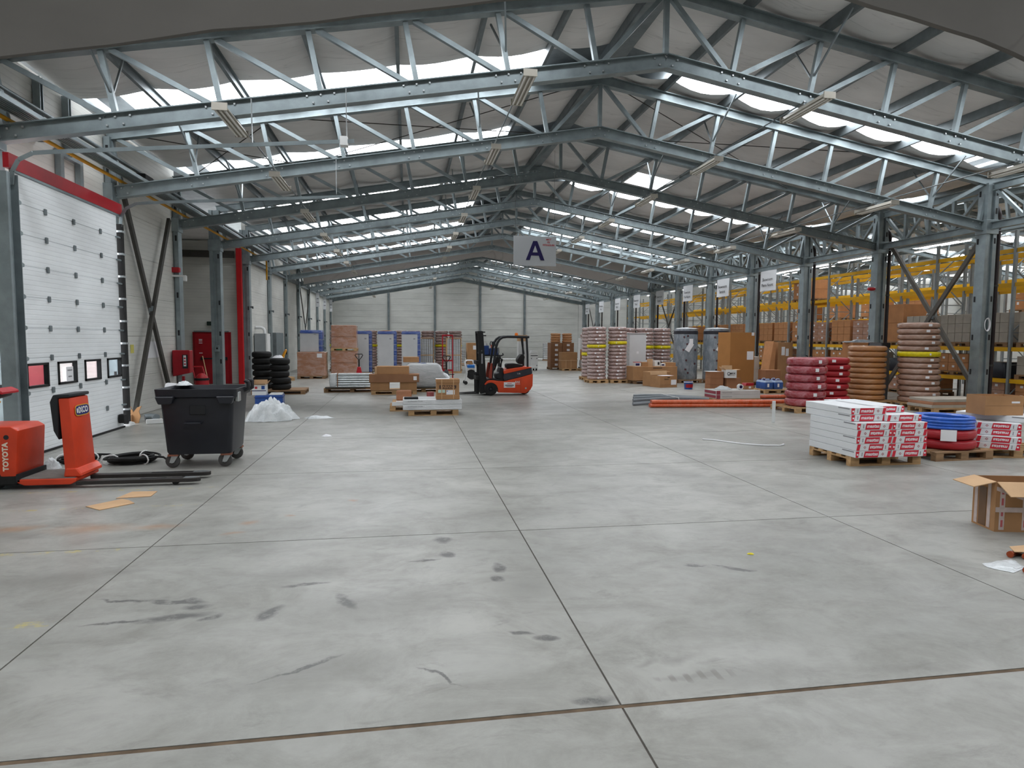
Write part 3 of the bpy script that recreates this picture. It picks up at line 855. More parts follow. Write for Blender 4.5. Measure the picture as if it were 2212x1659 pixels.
# ------------------------------------------------------------------ generic goods
def make_pallet(lx=1.2, ly=.8, m=wood, detail=True, name='pallet', label='x'):
    t = thing(name, label, 'pallet')
    for k in range(3):
        y = (-1 + k) * (ly / 2 - .05)
        MB().box(-lx / 2, lx / 2, y - .05, y + .05, 0, .022).build('bottom_board', m, t)
        for j in range(3):
            x = (-1 + j) * (lx / 2 - .072)
            MB().box(x - .072, x + .072, y - .05, y + .05, .022, .1).build('block', m, t)
    if detail:
        for j in range(3):
            x = (-1 + j) * (lx / 2 - .072)
            MB().box(x - .072, x + .072, -ly / 2, ly / 2, .1, .122).build('stringer_board', m, t)
        for k in range(5):
            y = (-2 + k) * (ly / 4 - .03)
            MB().box(-lx / 2, lx / 2, y - .058, y + .058, .122, .144).build('top_board', m, t)
    else:
        MB().box(-lx / 2, lx / 2, -ly / 2, ly / 2, .1, .144).build('deck', m, t)
    return t
PP = {}
def pallet(x, y, rz, label, lx=1.2, ly=.8, m=wood, detail=False, z=0):
    key = (lx, ly, m.name, detail)
    if key not in PP:
        PP[key] = make_pallet(lx, ly, m, detail, 'pallet', label)
        o = PP[key]; o.location = (x, y, z); o.rotation_euler = (0, 0, rz); o['label'] = label
    else: o = dup(PP[key], (x, y, z), rz, label)
    return o
def carton(x, y, z, sx, sy, sz, rz=0, label='', m=card, group=None, taped=True, labels=(), lines=(), name='carton', bevel=.006):
    """closed box; labels/lines: (face, u, w, su, sw) on the front (F, -y), west (W, -x) or top"""
    t = thing(name, label, 'box', (x, y, z), rz, group)
    MB().box(-sx / 2, sx / 2, -sy / 2, sy / 2, 0, sz).build('body', m, t, bevel=bevel)
    if taped:
        MB().box(-.03, .03, -sy / 2 - .002, -sy / 2 + .01, sz - .14, sz + .002).box(-.03, .03, -sy / 2, sy / 2, sz - .01, sz + .002).build('tape', tape, t)
    for lst, mm, nm in ((labels, paper, 'label'), (lines, ink, 'printed_line')):
        for f, u, w_, su, sw in lst:
            b = MB()
            if f == 'F': b.box(u - su / 2, u + su / 2, -sy / 2 - .003, -sy / 2 + .002, w_ - sw / 2, w_ + sw / 2)
            elif f == 'W': b.box(-sx / 2 - .003, -sx / 2 + .002, u - su / 2, u + su / 2, w_ - sw / 2, w_ + sw / 2)
            else: b.box(u - su / 2, u + su / 2, w_ - sw / 2, w_ + sw / 2, sz - .002, sz + .003)
            b.build(nm, mm, t)
    return t
def open_carton(x, y, z, sx, sy, sz, rz, label, m=card, flaps=(60, 60, 60, 60), fl=.25, inner=cardd):
    """open-topped box; flap angle from vertical for -x, +x, -y, +y (None leaves the flap off)"""
    t = thing('open_carton', label, 'box', (x, y, z), rz)
    th = .008
    MB().box(-sx / 2, sx / 2, -sy / 2, sy / 2, 0, th).box(-sx / 2, -sx / 2 + th, -sy / 2, sy / 2, th, sz).box(sx / 2 - th, sx / 2, -sy / 2, sy / 2, th, sz) \
        .box(-sx / 2 + th, sx / 2 - th, -sy / 2, -sy / 2 + th, th, sz).box(-sx / 2 + th, sx / 2 - th, sy / 2 - th, sy / 2, th, sz).build('body', m, t)
    for i, a in enumerate(flaps):
        if a is None: continue
        a = math.radians(a); L = fl
        dx, dz = math.sin(a) * L, math.cos(a) * L
        n = (math.cos(a) * th, -math.sin(a) * th)
        prof = [(0, 0), (dx, dz), (dx - n[0], dz - n[1]), (-n[0], -n[1])]
        b = MB()
        if i < 2:
            s = -1 if i == 0 else 1
            b.prism([(s * (sx / 2 + u), sz + w_) for u, w_ in prof], 'y', -sy / 2 + .004, sy / 2 - .004)
        else:
            s = -1 if i == 2 else 1
            b.prism([(s * (sy / 2 + u), sz + w_) for u, w_ in prof], 'x', -sx / 2 + .004, sx / 2 - .004)
        b.build('flap', cardl if m != cardl else m, t)
    return t
def coil_prof(ro, ri, h, rings):
    """bulging bundle of windings: the waist between two coils reads as a deep groove"""
    p = []
    hh = h * .97; c = min(.062, ro * .12)
    n = rings * 4
    for k in range(n + 1):
        f = k / n
        q = abs(2 * f - 1)
        r = ro - c * q ** 3.2 - .004 * (1 - abs(math.sin(f * rings * PI)))
        p.append((r, hh * f))
    p += [((ro + ri) / 2, hh + .02 * h), (ri, hh * .9), (ri, hh * .1), ((ro + ri) / 2, 0)]
    return p
CO = {}
def coil_root(ro, ri, h, m, rings, label_patch, tapeband, n=28):
    key = (ro, ri, h, m.name, rings, label_patch, tapeband)
    if key in CO: return CO[key], False
    t = thing('pipe_coil', 'x', 'pipe coil')
    MB().lathe(coil_prof(ro, ri, h, rings), n, ring=True).build('windings', m, t, smooth=.9)
    if label_patch:
        a = -PI / 2 - .15
        MB().lathe([(ro - .004, h * .30), (ro + .004, h * .32), (ro + .004, h * .68), (ro - .004, h * .70)], 4, ring=True, a0=a - .09, a1=a + .09).build('label', paper, t)
    if tapeband:
        MB().lathe([(ro - .02, h * .06), (ro + .006, h * .2), (ro + .006, h * .8), (ro - .02, h * .94)], n, ring=True).build('tape_band', yelt, t, smooth=.9)
    CO[key] = t
    return t, True
def coil_stack(x, y, z0, ro, h, n, segs, m, where, group, ri=None, rings=2, band=None, patch=False, lean=(0, 0), jit=.012, top=None, spin=0):
    ri = ri or ro * .62
    for k in range(n):
        mm = m if not (top and k == n - 1) else top
        t, new = coil_root(ro, ri, h, mm, rings, patch, band == k, segs)
        frm = n - 1 - k
        lab = '%s, %s' % (where, 'topmost coil' if frm == 0 else 'bottom coil' if k == 0 else '%s coil from the top' % ORD[frm])
        lx = lean[0] * (k / n) ** 1.5 + R.uniform(-jit, jit); ly = lean[1] * (k / n) + R.uniform(-jit, jit)
        loc = (x + lx, y + ly, z0 + k * h)
        rz = spin + R.uniform(-.25, .25); tx, ty_ = R.uniform(-.0015, .0015), R.uniform(-.0015, .0015)
        if new: t.location = loc; t.rotation_euler = (tx, ty_, rz); t['label'] = lab; t['group'] = group
        else: dup(t, loc, None, lab, group, (tx, ty_, rz))

# ------------------------------------------------------------------ left foreground: order picker truck
t = thing('order_picker_truck', 'orange and black ride-on pallet truck with a tall backrest and low forks', 'pallet truck', (-4.25, 8.87, 0))
t.scale = (1, .73, 1)
def Q(x): return x + 4.3
def W_(y): return y - 9.2
MB().prism([(Q(-6.1), .16), (Q(-6.1), .30), (Q(-4.80), .30), (Q(-4.80), .06), (Q(-5.9), .06)], 'y', W_(8.80), W_(9.62)).build('chassis', black, t, bevel=.02)
MB().lathe([(0, -.06), (.13, -.06), (.15, -.03), (.15, .03), (.13, .06), (0, .06)], 20, c=(Q(-5.08), W_(8.88), .15), axis='y').build('drive_wheel', black, t, smooth=.7)
MB().prism([(Q(-4.98), .17), (Q(-4.80), .17), (Q(-4.76), .74), (Q(-4.84), .79), (Q(-5.75), .79), (Q(-5.75), .73), (Q(-5.06), .70)], 'y', W_(8.79), W_(9.63)).build('battery_cover', orangeb, t, bevel=.03, seg=2, smooth=.6)
MB().prism([(Q(-6.0), .29), (Q(-4.99), .29), (Q(-5.07), .69), (Q(-5.76), .72), (Q(-6.0), .60)], 'y', W_(8.80), W_(9.62)).build('motor_cover', blackp, t, bevel=.02)
MB().lathe([(0, 0), (.03, 0), (.03, .01), (0, .01)], 12, c=(Q(-4.89), W_(8.787), .66), axis='y').build('key_hole', ink, t)
MB().box(Q(-4.81), Q(-4.77), W_(8.80), W_(9.62), .10, .20).build('bumper_strip', blackp, t)
MB().prism([(Q(-4.80), .09), (Q(-4.72), .055), (Q(-4.20), .055), (Q(-4.14), .09), (Q(-4.14), .13), (Q(-4.80), .13)], 'y', W_(8.80), W_(9.62)).build('step_frame', orangeb, t, bevel=.008)
MB().box(Q(-4.78), Q(-4.16), W_(8.83), W_(9.60), .128, .138).build('step_mat', mat('step_mat_grey', '78746f', .9, 0, .15, 9, .2), t)
def slab_col(a0, a1, b0, b1, z0, z1):
    return MB().add([(a0, b0, z0), (a1, b0, z0), (a1, b1, z0), (a0, b1, z0), (a0 - .05, b0 + .02, z1), (a1 - .06, b0 + .02, z1), (a1 - .06, b1 - .02, z1), (a0 - .05, b1 - .02, z1)], [(0, 3, 2, 1), (4, 5, 6, 7), (0, 1, 5, 4), (1, 2, 6, 5), (2, 3, 7, 6), (3, 0, 4, 7)])
slab_col(Q(-4.29), Q(-4.15), W_(8.88), W_(9.58), .138, 1.13).build('backrest_column', orangeb, t, bevel=.03, seg=2, smooth=.6)
MB().prism([(Q(-4.30), .138), (Q(-4.10), .138), (Q(-4.09), .17), (Q(-4.15), .25), (Q(-4.28), .25)], 'y', W_(8.86), W_(9.62)).build('column_foot', orangeb, t, bevel=.015)
MB().prism([(Q(-4.40), .72), (Q(-4.345), .60), (Q(-4.335), 1.13), (Q(-4.20), 1.135), (Q(-4.20), 1.18), (Q(-4.39), 1.17), (Q(-4.43), 1.08)], 'y', W_(8.88), W_(9.58)).build('backrest_pad', blackp, t, bevel=.025, seg=2, smooth=.7)
st = thing('order_sticker_tmp', 'x', 'x'); bpy.data.objects.remove(st)
def on_column(y0, y1, z0, z1, m, nm, k=0.0): 
    return MB().add([(Q(-4.145) - .06 * (z - .138) + .004 + k, W_(y), z) for z in (z0, z1) for y in (y0, y1)], [(0, 1, 3, 2)]).build(nm, m, t)
def oval(yc, zc, hw, hh, m, nm, k):
    pts = [(yc + hw * math.copysign(abs(math.cos(a)) ** .45, math.cos(a)), zc + hh * math.copysign(abs(math.sin(a)) ** .45, math.sin(a))) for a in [2 * PI * i / 24 for i in range(24)]]
    return MB().add([(Q(-4.145) - .06 * (z - .138) + .004 + k, W_(y), z) for y, z in pts], [tuple(range(24))]).build(nm, m, t)
oval(9.27, .955, .25, .072, mat('sticker_yellow', 'd9a73a', .5, 0, .1, 5), 'sticker_border', .000)
oval(9.27, .955, .23, .060, mat('sticker_blue', '2b2d6e', .5, 0, .1, 5), 'sticker', .002)
text('IXCO', .105, white, t, (Q(-4.145) - .06 * .817 + .010, W_(9.285), .955), (PI / 2 - .06, 0, PI / 2), bold=.004, sx=1.25)
oval(9.09, .955, .024, .03, white, 'sticker_mark', .004)
text('TOYOTA', .085, mat('cream_ink', 'e8d9c4', .6, 0, .05, 5), t, (Q(-4.905), W_(8.786), .42), (PI / 2, -PI / 2, 0), bold=.004)
for y0, tip in ((8.82, -2.70), (9.32, -2.68)):
    p = []
    for i in range(9):
        a = PI * i / 8
        p.append((Q(tip - .12) + .12 * math.sin(a), W_(y0 + .08) - .08 * math.cos(a)))
    poly = [(Q(-4.15), W_(y0)), (Q(-2.95), W_(y0))] + p + [(Q(-2.95), W_(y0 + .16)), (Q(-4.15), W_(y0 + .16))]
    f = MB().prism(poly, 'z', .04, .09).build('fork', mat('fork_steel', '3a3736', .45, .4, .2, 5), t, bevel=.006)
    MB().prism([(Q(-2.90), W_(y0 + .02)), (Q(-2.80), W_(y0 + .02)), (Q(tip - .015), W_(y0 + .06)), (Q(tip - .015), W_(y0 + .10)), (Q(-2.80), W_(y0 + .14)), (Q(-2.90), W_(y0 + .14))], 'z', .088, .094).build('worn_tip', alu, f)
    MB().box(Q(-3.42), Q(-3.12), W_(y0 + .05), W_(y0 + .11), .086, .094).build('roller_slot', ink, f)
    MB().lathe([(0, -.05), (.035, -.05), (.035, .05), (0, .05)], 12, c=(Q(-3.0), W_(y0 + .08), .036), axis='y').build('load_roller', black, t, smooth=.7)
MB().tube([(Q(-5.30), W_(9.2), .6), (Q(-5.22), W_(9.2), 1.05)], .05, 10).build('steering_post', blackp, t, smooth=.8)
MB().prism([(Q(-5.42), 1.02), (Q(-5.05), 1.14), (Q(-5.02), 1.22), (Q(-5.10), 1.25), (Q(-5.45), 1.16)], 'y', W_(8.98), W_(9.42)).build('control_head', blackp, t, bevel=.025, seg=2, smooth=.7)
MB().prism([(Q(-5.30), 1.215), (Q(-5.06), 1.25), (Q(-4.98), 1.21), (Q(-4.98), 1.17), (Q(-5.05), 1.2)], 'y', W_(8.96), W_(9.44)).build('control_guard', red, t, bevel=.01)
MB().tube([(Q(-5.2), W_(8.95), 1.16), (Q(-5.0), W_(8.95), 1.08)], .015, 6).build('yellow_lever', yelp, t)

# ------------------------------------------------------------------ wheeled waste bin
t = thing('waste_bin', 'large black wheeled waste container without lid standing near the pallet truck', 'waste bin', (-2.99, 10.08, 0))
def ringrect(hx, hy, r, z, n=4):
    o = []
    for cx, cy, a0 in ((hx - r, hy - r, 0), (-hx + r, hy - r, PI / 2), (-hx + r, -hy + r, PI), (hx - r, -hy + r, 1.5 * PI)):
        for i in range(n + 1):
            a = a0 + PI / 2 * i / n
            o.append((cx + r * math.cos(a), cy + r * math.sin(a), z))
    return o
def loft(rings, cap0=True, cap1=False):
    b = MB(); n = len(rings[0]); vs = [p for r_ in rings for p in r_]; fs = []
    for i in range(len(rings) - 1): fs += [(i * n + k, i * n + (k + 1) % n, (i + 1) * n + (k + 1) % n, (i + 1) * n + k) for k in range(n)]
    if cap0: fs.append(tuple(range(n)))
    if cap1: fs.append(tuple(range((len(rings) - 1) * n, len(rings) * n)))
    return b.add(vs, fs)
binm = mat('bin_black_plastic', '22242b', .42, 0, .18, 3, .05, 20)
loft([ringrect(.43, .36, .07, .20), ringrect(.445, .375, .07, .24), ringrect(.50, .42, .06, 1.03), ringrect(.485, .405, .06, 1.03), ringrect(.42, .35, .06, .26)], True, True).build('body', binm, t, smooth=.6)
loft([ringrect(.50, .42, .06, 1.02), ringrect(.545, .455, .05, 1.04), ringrect(.555, .465, .05, 1.15), ringrect(.53, .44, .05, 1.15), ringrect(.487, .407, .05, 1.05)], False, False).build('rim', binm, t, smooth=.6)
for x0, x1 in ((-.53, -.28), (.28, .53)): MB().prism([(x0, 1.05), (x0 + .04, .94), (x1 - .04, .94), (x1, 1.05)], 'y', -.50, -.40).build('lift_pocket', binm, t, bevel=.012)
MB().box(-.10, .12, -.425, -.40, .78, .92).build('label_plate', blackp, t, bevel=.01)
MB().tube([(-.16, -.40, .66), (-.16, -.46, .66), (.06, -.46, .66), (.06, -.40, .66)], .014, 6).build('handle', binm, t, smooth=.8)
MB().box(.505, .56, -.36, -.22, .96, 1.10).build('trunnion', alu, t, bevel=.01)
for y in (.05, .30):
    MB().tube([(.52, y, 1.08), (.60, y, 1.12), (.60, y, 1.22), (.55, y, 1.24)], .03, 8).build('lid_hinge', blackp, t, smooth=.8)
for x, y in ((-.36, -.30), (.36, -.30), (-.36, .32), (.36, .32)):
    MB().box(x - .07, x + .07, y - .06, y + .06, .175, .202).build('caster_plate', mat('rusty_plate', '8a5a48', .7, .2, .3, 9), t)
    MB().prism([(x - .02, .18), (x + .07, .18), (x + .01, .08), (x - .05, .08)], 'y', y - .055, y - .042).prism([(x - .02, .18), (x + .07, .18), (x + .01, .08), (x - .05, .08)], 'y', y + .042, y + .055).build('caster_fork', alu, t)
    w_ = MB().lathe([(.0, -.03), (.07, -.03), (.095, -.02), (.10, 0), (.095, .02), (.07, .03), (0, .03)], 20, c=(x - .02, y, .10), axis='y').build('caster_wheel', mat('grey_rubber', '4c4b4a', .7, 0, .15, 5), t, smooth=.7)
    MB().lathe([(0, -.04), (.03, -.04), (.03, .04), (0, .04)], 10, c=(x - .02, y, .10), axis='y').build('hub', alu, w_)
from mathutils import noise as mnoise
def crumple(name, label, cat, x, y, pts, hgt, m, seed, z=0.0, n=26, amp=.35, parent=None):
    """a heap of crumpled sheet over an outline: lumpy ridged surface that comes down to a ragged hem"""
    vs, fs = [], []
    off = Vector((seed * 3.7, seed * 1.3, 0))
    size = max(max(abs(p[0]), abs(p[1])) for p in pts)
    m2 = n * 2
    for i in range(n + 1):
        f = i / n
        for k in range(m2):
            q = k / m2 * len(pts); i0 = int(q) % len(pts); i1 = (i0 + 1) % len(pts); fr = q - int(q)
            fr = fr * fr * (3 - 2 * fr)
            bx = pts[i0][0] * (1 - fr) + pts[i1][0] * fr; by = pts[i0][1] * (1 - fr) + pts[i1][1] * fr
            p = Vector((bx * f, by * f, 0)) / size
            n1 = mnoise.noise(p * 2.2 + off); n2 = abs(mnoise.noise(p * 5.5 + off * 2)); n3 = abs(mnoise.noise(p * 12 + off * 3))
            r_ = f * (1 + .22 * mnoise.noise(p * 3.5 - off) * f)
            dome = max(0.0, 1 - f ** 2.4)
            zz = hgt * dome * (.78 + amp * 1.3 * n1) + hgt * (.30 * n2 + .07 * n3) * min(1.0, (1 - f) * 4 + .12)
            vs.append((bx * r_, by * r_, max(.003, zz)))
    for i in range(n):
        for k in range(m2): fs.append((i * m2 + k, i * m2 + (k + 1) % m2, (i + 1) * m2 + (k + 1) % m2, (i + 1) * m2 + k))
    o = MB().add(vs, fs).build(name, m, parent, smooth=1.1, loc=(x, y, z))
    if cat: tag(o, label, cat)
    return o
o = crumple('bin_liner', 'white plastic bag hanging over the left rim of the black bin', 'bag', -3.40, 10.42, [(.13, 0), (.05, .10), (-.08, .09), (-.12, 0), (-.06, -.10), (.06, -.10)], .07, bagfilm, 3, 1.152, 12)

# hose coils, white rolls, scraps on the left floor
def cable_coil(name, label, x, y, r, turns, rz, seed, squash=.72):
    rr = random.Random(seed)
    t = thing(name, label, 'hose', (x, y, 0), rz)
    m = MB()
    for k in range(turns):
        ph = rr.uniform(0, 6.28); e = rr.uniform(-.05, .05); z = .018 + (k // 4) * .032
        pts = [((r + e + (k % 4) * -.035) * math.cos(a), (r * squash + e + (k % 4) * -.03) * math.sin(a), z + .012 * (1 + math.sin(2 * a + ph))) for a in [2 * PI * i / 30 for i in range(30)]]
        m.tube(pts, .017, 6, closed=True)
    m.tube([(r * .8, -.1, .10), (r + .1, -.18, .09), (r + .22, -.28, .02)], .016, 6)
    o = m.build('hose_turns', black, t, smooth=.9)
    for a in (-.9, 1.1, 3.5):
        c = Vector((r * .86 * math.cos(a), r * .86 * squash * math.sin(a), .07))
        d = Vector((math.cos(a), math.sin(a), 0)); u = Vector((0, 0, 1))
        MB().tube([c + d * .11 * math.cos(q) + u * .072 * math.sin(q) for q in [2 * PI * i / 12 for i in range(12)]], .011, 5, closed=True).build('tie', white, t)
    return t
cable_coil('hose_coil', 'large coil of black hose with white ties on the floor left of the bin', -4.10, 10.25, .34, 12, .2, 4)
cable_coil('hose_coil', 'flatter coil of black hose behind the backrest of the pallet truck', -4.92, 10.45, .26, 8, .6, 9)
t = thing('paper_roll', 'white roll standing on the floor behind the pallet truck backrest', 'roll', (-5.14, 10.36 + .6, 0))
MB().lathe([(.03, 0), (.13, 0), (.14, .02), (.14, .24), (.13, .26), (.03, .26)], 20, ring=True).build('roll_body', paper, t, smooth=.7)
MB().lathe([(.02, .0), (.032, .0), (.032, .262), (.02, .262)], 12, ring=True).build('core', cardd, t)
crumple('plastic_bag', 'small white plastic bag on the floor behind the pallet truck body', 'bag', -5.05, 9.95, [(.13, 0), (.05, .12), (-.1, .1), (-.14, 0), (-.05, -.12), (.1, -.1)], .16, bagfilm, 11, 0, 12)
def sheet(name, label, pts, th, m, cat='cardboard'):
    cx = sum(p[0] for p in pts) / len(pts); cy = sum(p[1] for p in pts) / len(pts)
    o = MB().prism([(p[0] - cx, p[1] - cy) for p in pts], 'z', .001, th).build(name, m, None, loc=(cx, cy, 0)); tag(o, label, cat); return o
sheet('cardboard_sheet', 'nearer flat cardboard sheet lying on the floor below the forks', [(-3.55, 7.63), (-3.33, 7.45), (-3.08, 7.71), (-3.20, 7.86), (-3.30, 7.93)], .008, cardl)
sheet('cardboard_sheet', 'farther flat cardboard sheet lying on the floor below the forks', [(-3.38, 7.97), (-3.02, 8.02), (-3.04, 8.27), (-3.33, 8.29)], .008, cardl)
t = thing('torn_carton', 'torn brown cardboard box flattened upright beside the loading door', 'cardboard', (-5.98, 14.98, 0))
t.scale = (.72, .72, .72)
MB().prism([(-.22, 0), (.2, 0), (.26, .2), (.22, .36), (.3, .52), (.18, .48), (.06, .32), (0, .5), (-.12, .48), (-.1, .22), (-.24, .12)], 'y', -.02, .02).build('torn_panel', card, t)
MB().prism([(-.2, 0), (.22, 0), (.1, .3), (-.1, .24)], 'x', -.02, .02).build('torn_panel', cardl, t)
t = thing('duct_elbow', 'dull grey duct elbow lying near the foot of the left wall', 'duct', (-5.70, 15.36, 0), .4)
t.scale = (.8, .8, .8)
MB().tube([(-.18, 0, .10), (-.05, .02, .11), (.06, -.03, .10), (.1, -.14, .10)], .095, 14).build('elbow', steel_dk, t, smooth=.8)
t = thing('floor_scale_display', 'white framed black display unit lying face up by the wall', 'display', (-5.50, 14.95, 0), .35)
MB().prism([(-.2, .0), (.2, .0), (.2, .04), (-.2, .11)], 'x', -.16, .16).build('case', white, t, bevel=.01)
MB().add([(-.14, -.16, .100), (.14, -.16, .100), (.14, .16, .05), (-.14, .16, .05)], [(0, 1, 2, 3)]).build('screen', ink, t)
t = thing('display_foot', 'small dark metal foot lying beside the display unit', 'fitting', (-5.42, 15.32, 0), .2)
MB().lathe([(0, 0), (.08, 0), (.08, .03), (.03, .08), (0, .08)], 14).build('foot_body', dark_steel, t, smooth=.6)
o = MB().box(0, .004, -.5, .5, 0, .42).build('wall_paper_sheet', paper, None, loc=(XW + .005, 17.6, 1.35)); tag(o, 'faded paper drawing fixed on the left wall behind the bracing', 'paper')
o = MB().box(0, .004, -.09, .09, 0, .2).build('wall_notice', mat('faded_yellow', 'cfc76a', .7, 0, .1, 4), None, loc=(XW + .005, 16.25, 1.5)); tag(o, 'small yellow notice on the left wall beside the dark door jamb', 'notice')
t = thing('white_blue_bag', 'white and blue sack leaning on the wall behind the black bin', 'bag', (-5.55, 16.2, 0), .2)
MB().prism([(-.2, 0), (.22, 0), (.24, .5), (.1, .78), (-.12, .8), (-.24, .4)], 'y', -.1, .1).build('sack', paper, t, bevel=.04, seg=2, smooth=.8)
MB().prism([(-.245, .3), (-.1, .35), (-.06, .7), (-.2, .6)], 'y', -.112, -.1).build('blue_print', blue, t)

# side bay contents
t = struct('door_2', 'red emergency door at the end of the side bay')
MB().box(-8.46, -7.02, T[4] - .16, T[4] - .11, 0, 2.08).build('door_frame', redd, t)
MB().box(-8.38, -7.10, T[4] - .20, T[4] - .15, .02, 2.02).build('door_leaf', redd, t)
MB().bar((-8.1, T[4] - .27, 1.02), (-7.2, T[4] - .27, 1.02), .05, .05).bar((-8.1, T[4] - .27, 1.02), (-8.1, T[4] - .19, 1.02), .1, .12).bar((-7.2, T[4] - .27, 1.02), (-7.2, T[4] - .19, 1.02), .1, .12).build('panic_bar', blackp, t)
for z in (1.78, 1.72, 1.64, 1.24): MB().box(-8.22, -8.09, T[4] - .203, T[4] - .2, z - .014, z + .014).build('sticker', paper, t)
MB().box(-8.4, -7.1, T[4] - .22, T[4] - .12, 2.08, 2.13).build('door_head', steel, t)
t = thing('exit_sign', 'dark unlit exit sign box above the red emergency door', 'sign', (-7.65, T[4] - .1, 2.34))
MB().box(-.25, .25, -.12, 0, 0, .16).build('sign_case', mat('dark_green', '22332c', .5, 0, .1, 4), t, bevel=.01)
t = thing('hose_cabinet', 'dark red fire hose cabinet on the third left hand column', 'cabinet', (-6.14, 18.82, .80))
MB().prism([(-.23, 0), (.22, .1), (.22, .72), (-.23, .72)], 'y', -.14, .14).build('cabinet_box', redd, t, bevel=.015)
MB().box(.03, .17, -.146, -.14, .22, .6).build('black_panel', ink, t)
MB().box(.06, .13, -.150, -.146, .28, .58).build('instruction_label', paper, t)
for z in (.34, .42, .5): MB().box(.07, .12, -.152, -.150, z - .02, z + .02).build('printed_block', redink, t)
MB().box(-.03, .03, -.03, .03, -.8, 0).build('stand', redd, t); MB().box(-.14, .14, -.1, .1, -.8, -.78).build('stand_foot', redd, t)
t = thing('wheeled_extinguisher', 'red wheeled fire extinguisher by the hose cabinet behind the bin', 'fire extinguisher', (-6.02, 20.0, 0))
MB().lathe([(0, .08), (.16, .1), (.19, .16), (.19, .62), (.16, .72), (.08, .8), (0, .82)], 20).build('cylinder', red, t, smooth=.7)
MB().tube([(-.17, .1, .06), (-.25, .16, .7), (-.32, .2, 1.0)], .02, 6).tube([(.12, .12, .06), (.04, .18, .7), (-.05, .24, 1.0)], .02, 6).tube([(-.32, .2, 1.0), (-.05, .24, 1.0)], .02, 6).build('trolley_frame', red, t, smooth=.8)
for x in (-.22, .22): MB().lathe([(0, -.025), (.12, -.025), (.12, .025), (0, .025)], 16, c=(x, .12, .12), axis='x').build('wheel', black, t, smooth=.7)
MB().lathe([(.15, .60), (.205, .61), (.205, .67), (.15, .68)], 20, ring=True).build('hose', black, t, smooth=.8)
o = MB().tube([(-5.85, 20.35, .02), (-6.25, 20.9, 1.3)], .014, 6).build('broom_stick', cardl); tag(o, 'thin wooden stick leaning behind the wheeled extinguisher', 'stick')
o = MB().box(-.1, .1, -.08, .08, 0, 5.4).build('riser_cover', mat('riser_red', 'c01c22', .45, 0, .1, 3), None, bevel=.01, loc=(-6.60, T[4] - .32, 0)); tag(o, 'tall bright red vertical riser beside the fifth left hand column', 'pipe')
t = thing('switch_box', 'small grey switch box on the fourth left hand column', 'switch', (XLC - .02 + .0, T[3] - .16, 1.38))
MB().box(-.07, .09, -.06, 0, 0, .22).build('case', steel, t, bevel=.01); MB().lathe([(0, -.02), (.03, -.02), (.03, 0), (0, 0)], 12, c=(.02, -.06, .12), axis='y').build('knob', black, t)
t = thing('alarm_sounder', 'small red and white alarm sounder on the third left hand column', 'alarm', (-6.34, 19.07, 3.55))
MB().box(-.12, .12, -.06, .06, .12, .26).build('red_lens', red, t, bevel=.02); MB().box(-.15, .26, -.05, .05, 0, .05).build('bracket_arm', white, t); MB().box(.2, .28, -.06, .06, -.12, .04).build('siren', white, t, bevel=.015)
t = thing('wall_boiler', 'grey wall hung boiler with a bent white flue pipe', 'boiler', (-6.13, 28.6, 1.08))
MB().box(-.26, .20, -.3, .3, 0, .96).build('casing', mat('boiler_grey', '8f9496', .45, .2, .08, 3), t, bevel=.01); MB().box(.20, .26, -.3, .3, 0, .96).build('front_panel', white, t)
MB().tube([(.1, 0, .96), (.1, 0, 1.08), (.05, 0, 1.18), (-.06, 0, 1.22), (-.28, 0, 1.22)], .06, 12).build('flue_pipe', white, t, smooth=.8)
t = thing('meter_cabinet', 'flat grey meter cabinet on the left wall beyond the boiler', 'cabinet', (XW + .01, 32.6, .7))
MB().box(0, .24, -.9, .9, 0, 1.4).build('casing', steel_dk, t, bevel=.01); MB().box(.24, .25, -.86, .86, .04, 1.36).build('cabinet_door', mat('cabinet_grey', '7e888b', .5, .2, .08, 2), t)
for k in range(4, 11):
    o = MB().box(0, .12, -.02, .02, -.03, .03).box(.08, .13, -.02, .02, -.07, .03).build('pipe_bracket', steel_dk, None, loc=(XLC + .15, T[k] - .1, 3.1)); tag(o, 'little grey bracket on the left column %s from the camera' % ORD[k], 'bracket')
# tyres on a pallet
pallet(-4.25, 22.45, .05, 'old brown pallet under the black car tyres', 1.7, 1.2, woodo)
def make_tyre():
    t = thing('car_tyre', 'x', 'tyre')
    MB().lathe([(.20, .02), (.25, 0), (.29, .02), (.315, .05), (.32, .07), (.312, .075), (.32, .082), (.32, .128), (.312, .135), (.32, .14), (.315, .16), (.29, .19), (.25, .21), (.20, .19), (.19, .15), (.19, .06)], 26, ring=True).build('tyre_body', black, t, smooth=.5)
    return t
ty = make_tyre(); first = True
for x, y, n, nm in ((-4.86, 22.65, 6, 'taller left stack'), (-4.22, 22.2, 5, 'lower right stack')):
    for k in range(n):
        lab = 'worn black car tyre in the %s, %s' % (nm, 'on top' if k == n - 1 else '%s from the pallet' % ORD[k])
        loc = (x + R.uniform(-.03, .03), y + R.uniform(-.03, .03), .144 + k * .21)
        if first: ty.location = loc; ty['label'] = lab; ty['group'] = 'stacked car tyres'; first = False
        else: dup(ty, loc, R.uniform(0, 6), lab)
crumple('crumpled_wrapping', 'white crumpled paper on top of the lower tyre stack', 'paper', -4.3, 22.3, [(.2, 0), (.08, .12), (-.12, .14), (-.2, 0), (-.08, -.12), (.12, -.1)], .10, paper, 21, .144 + 5 * .21, 10)
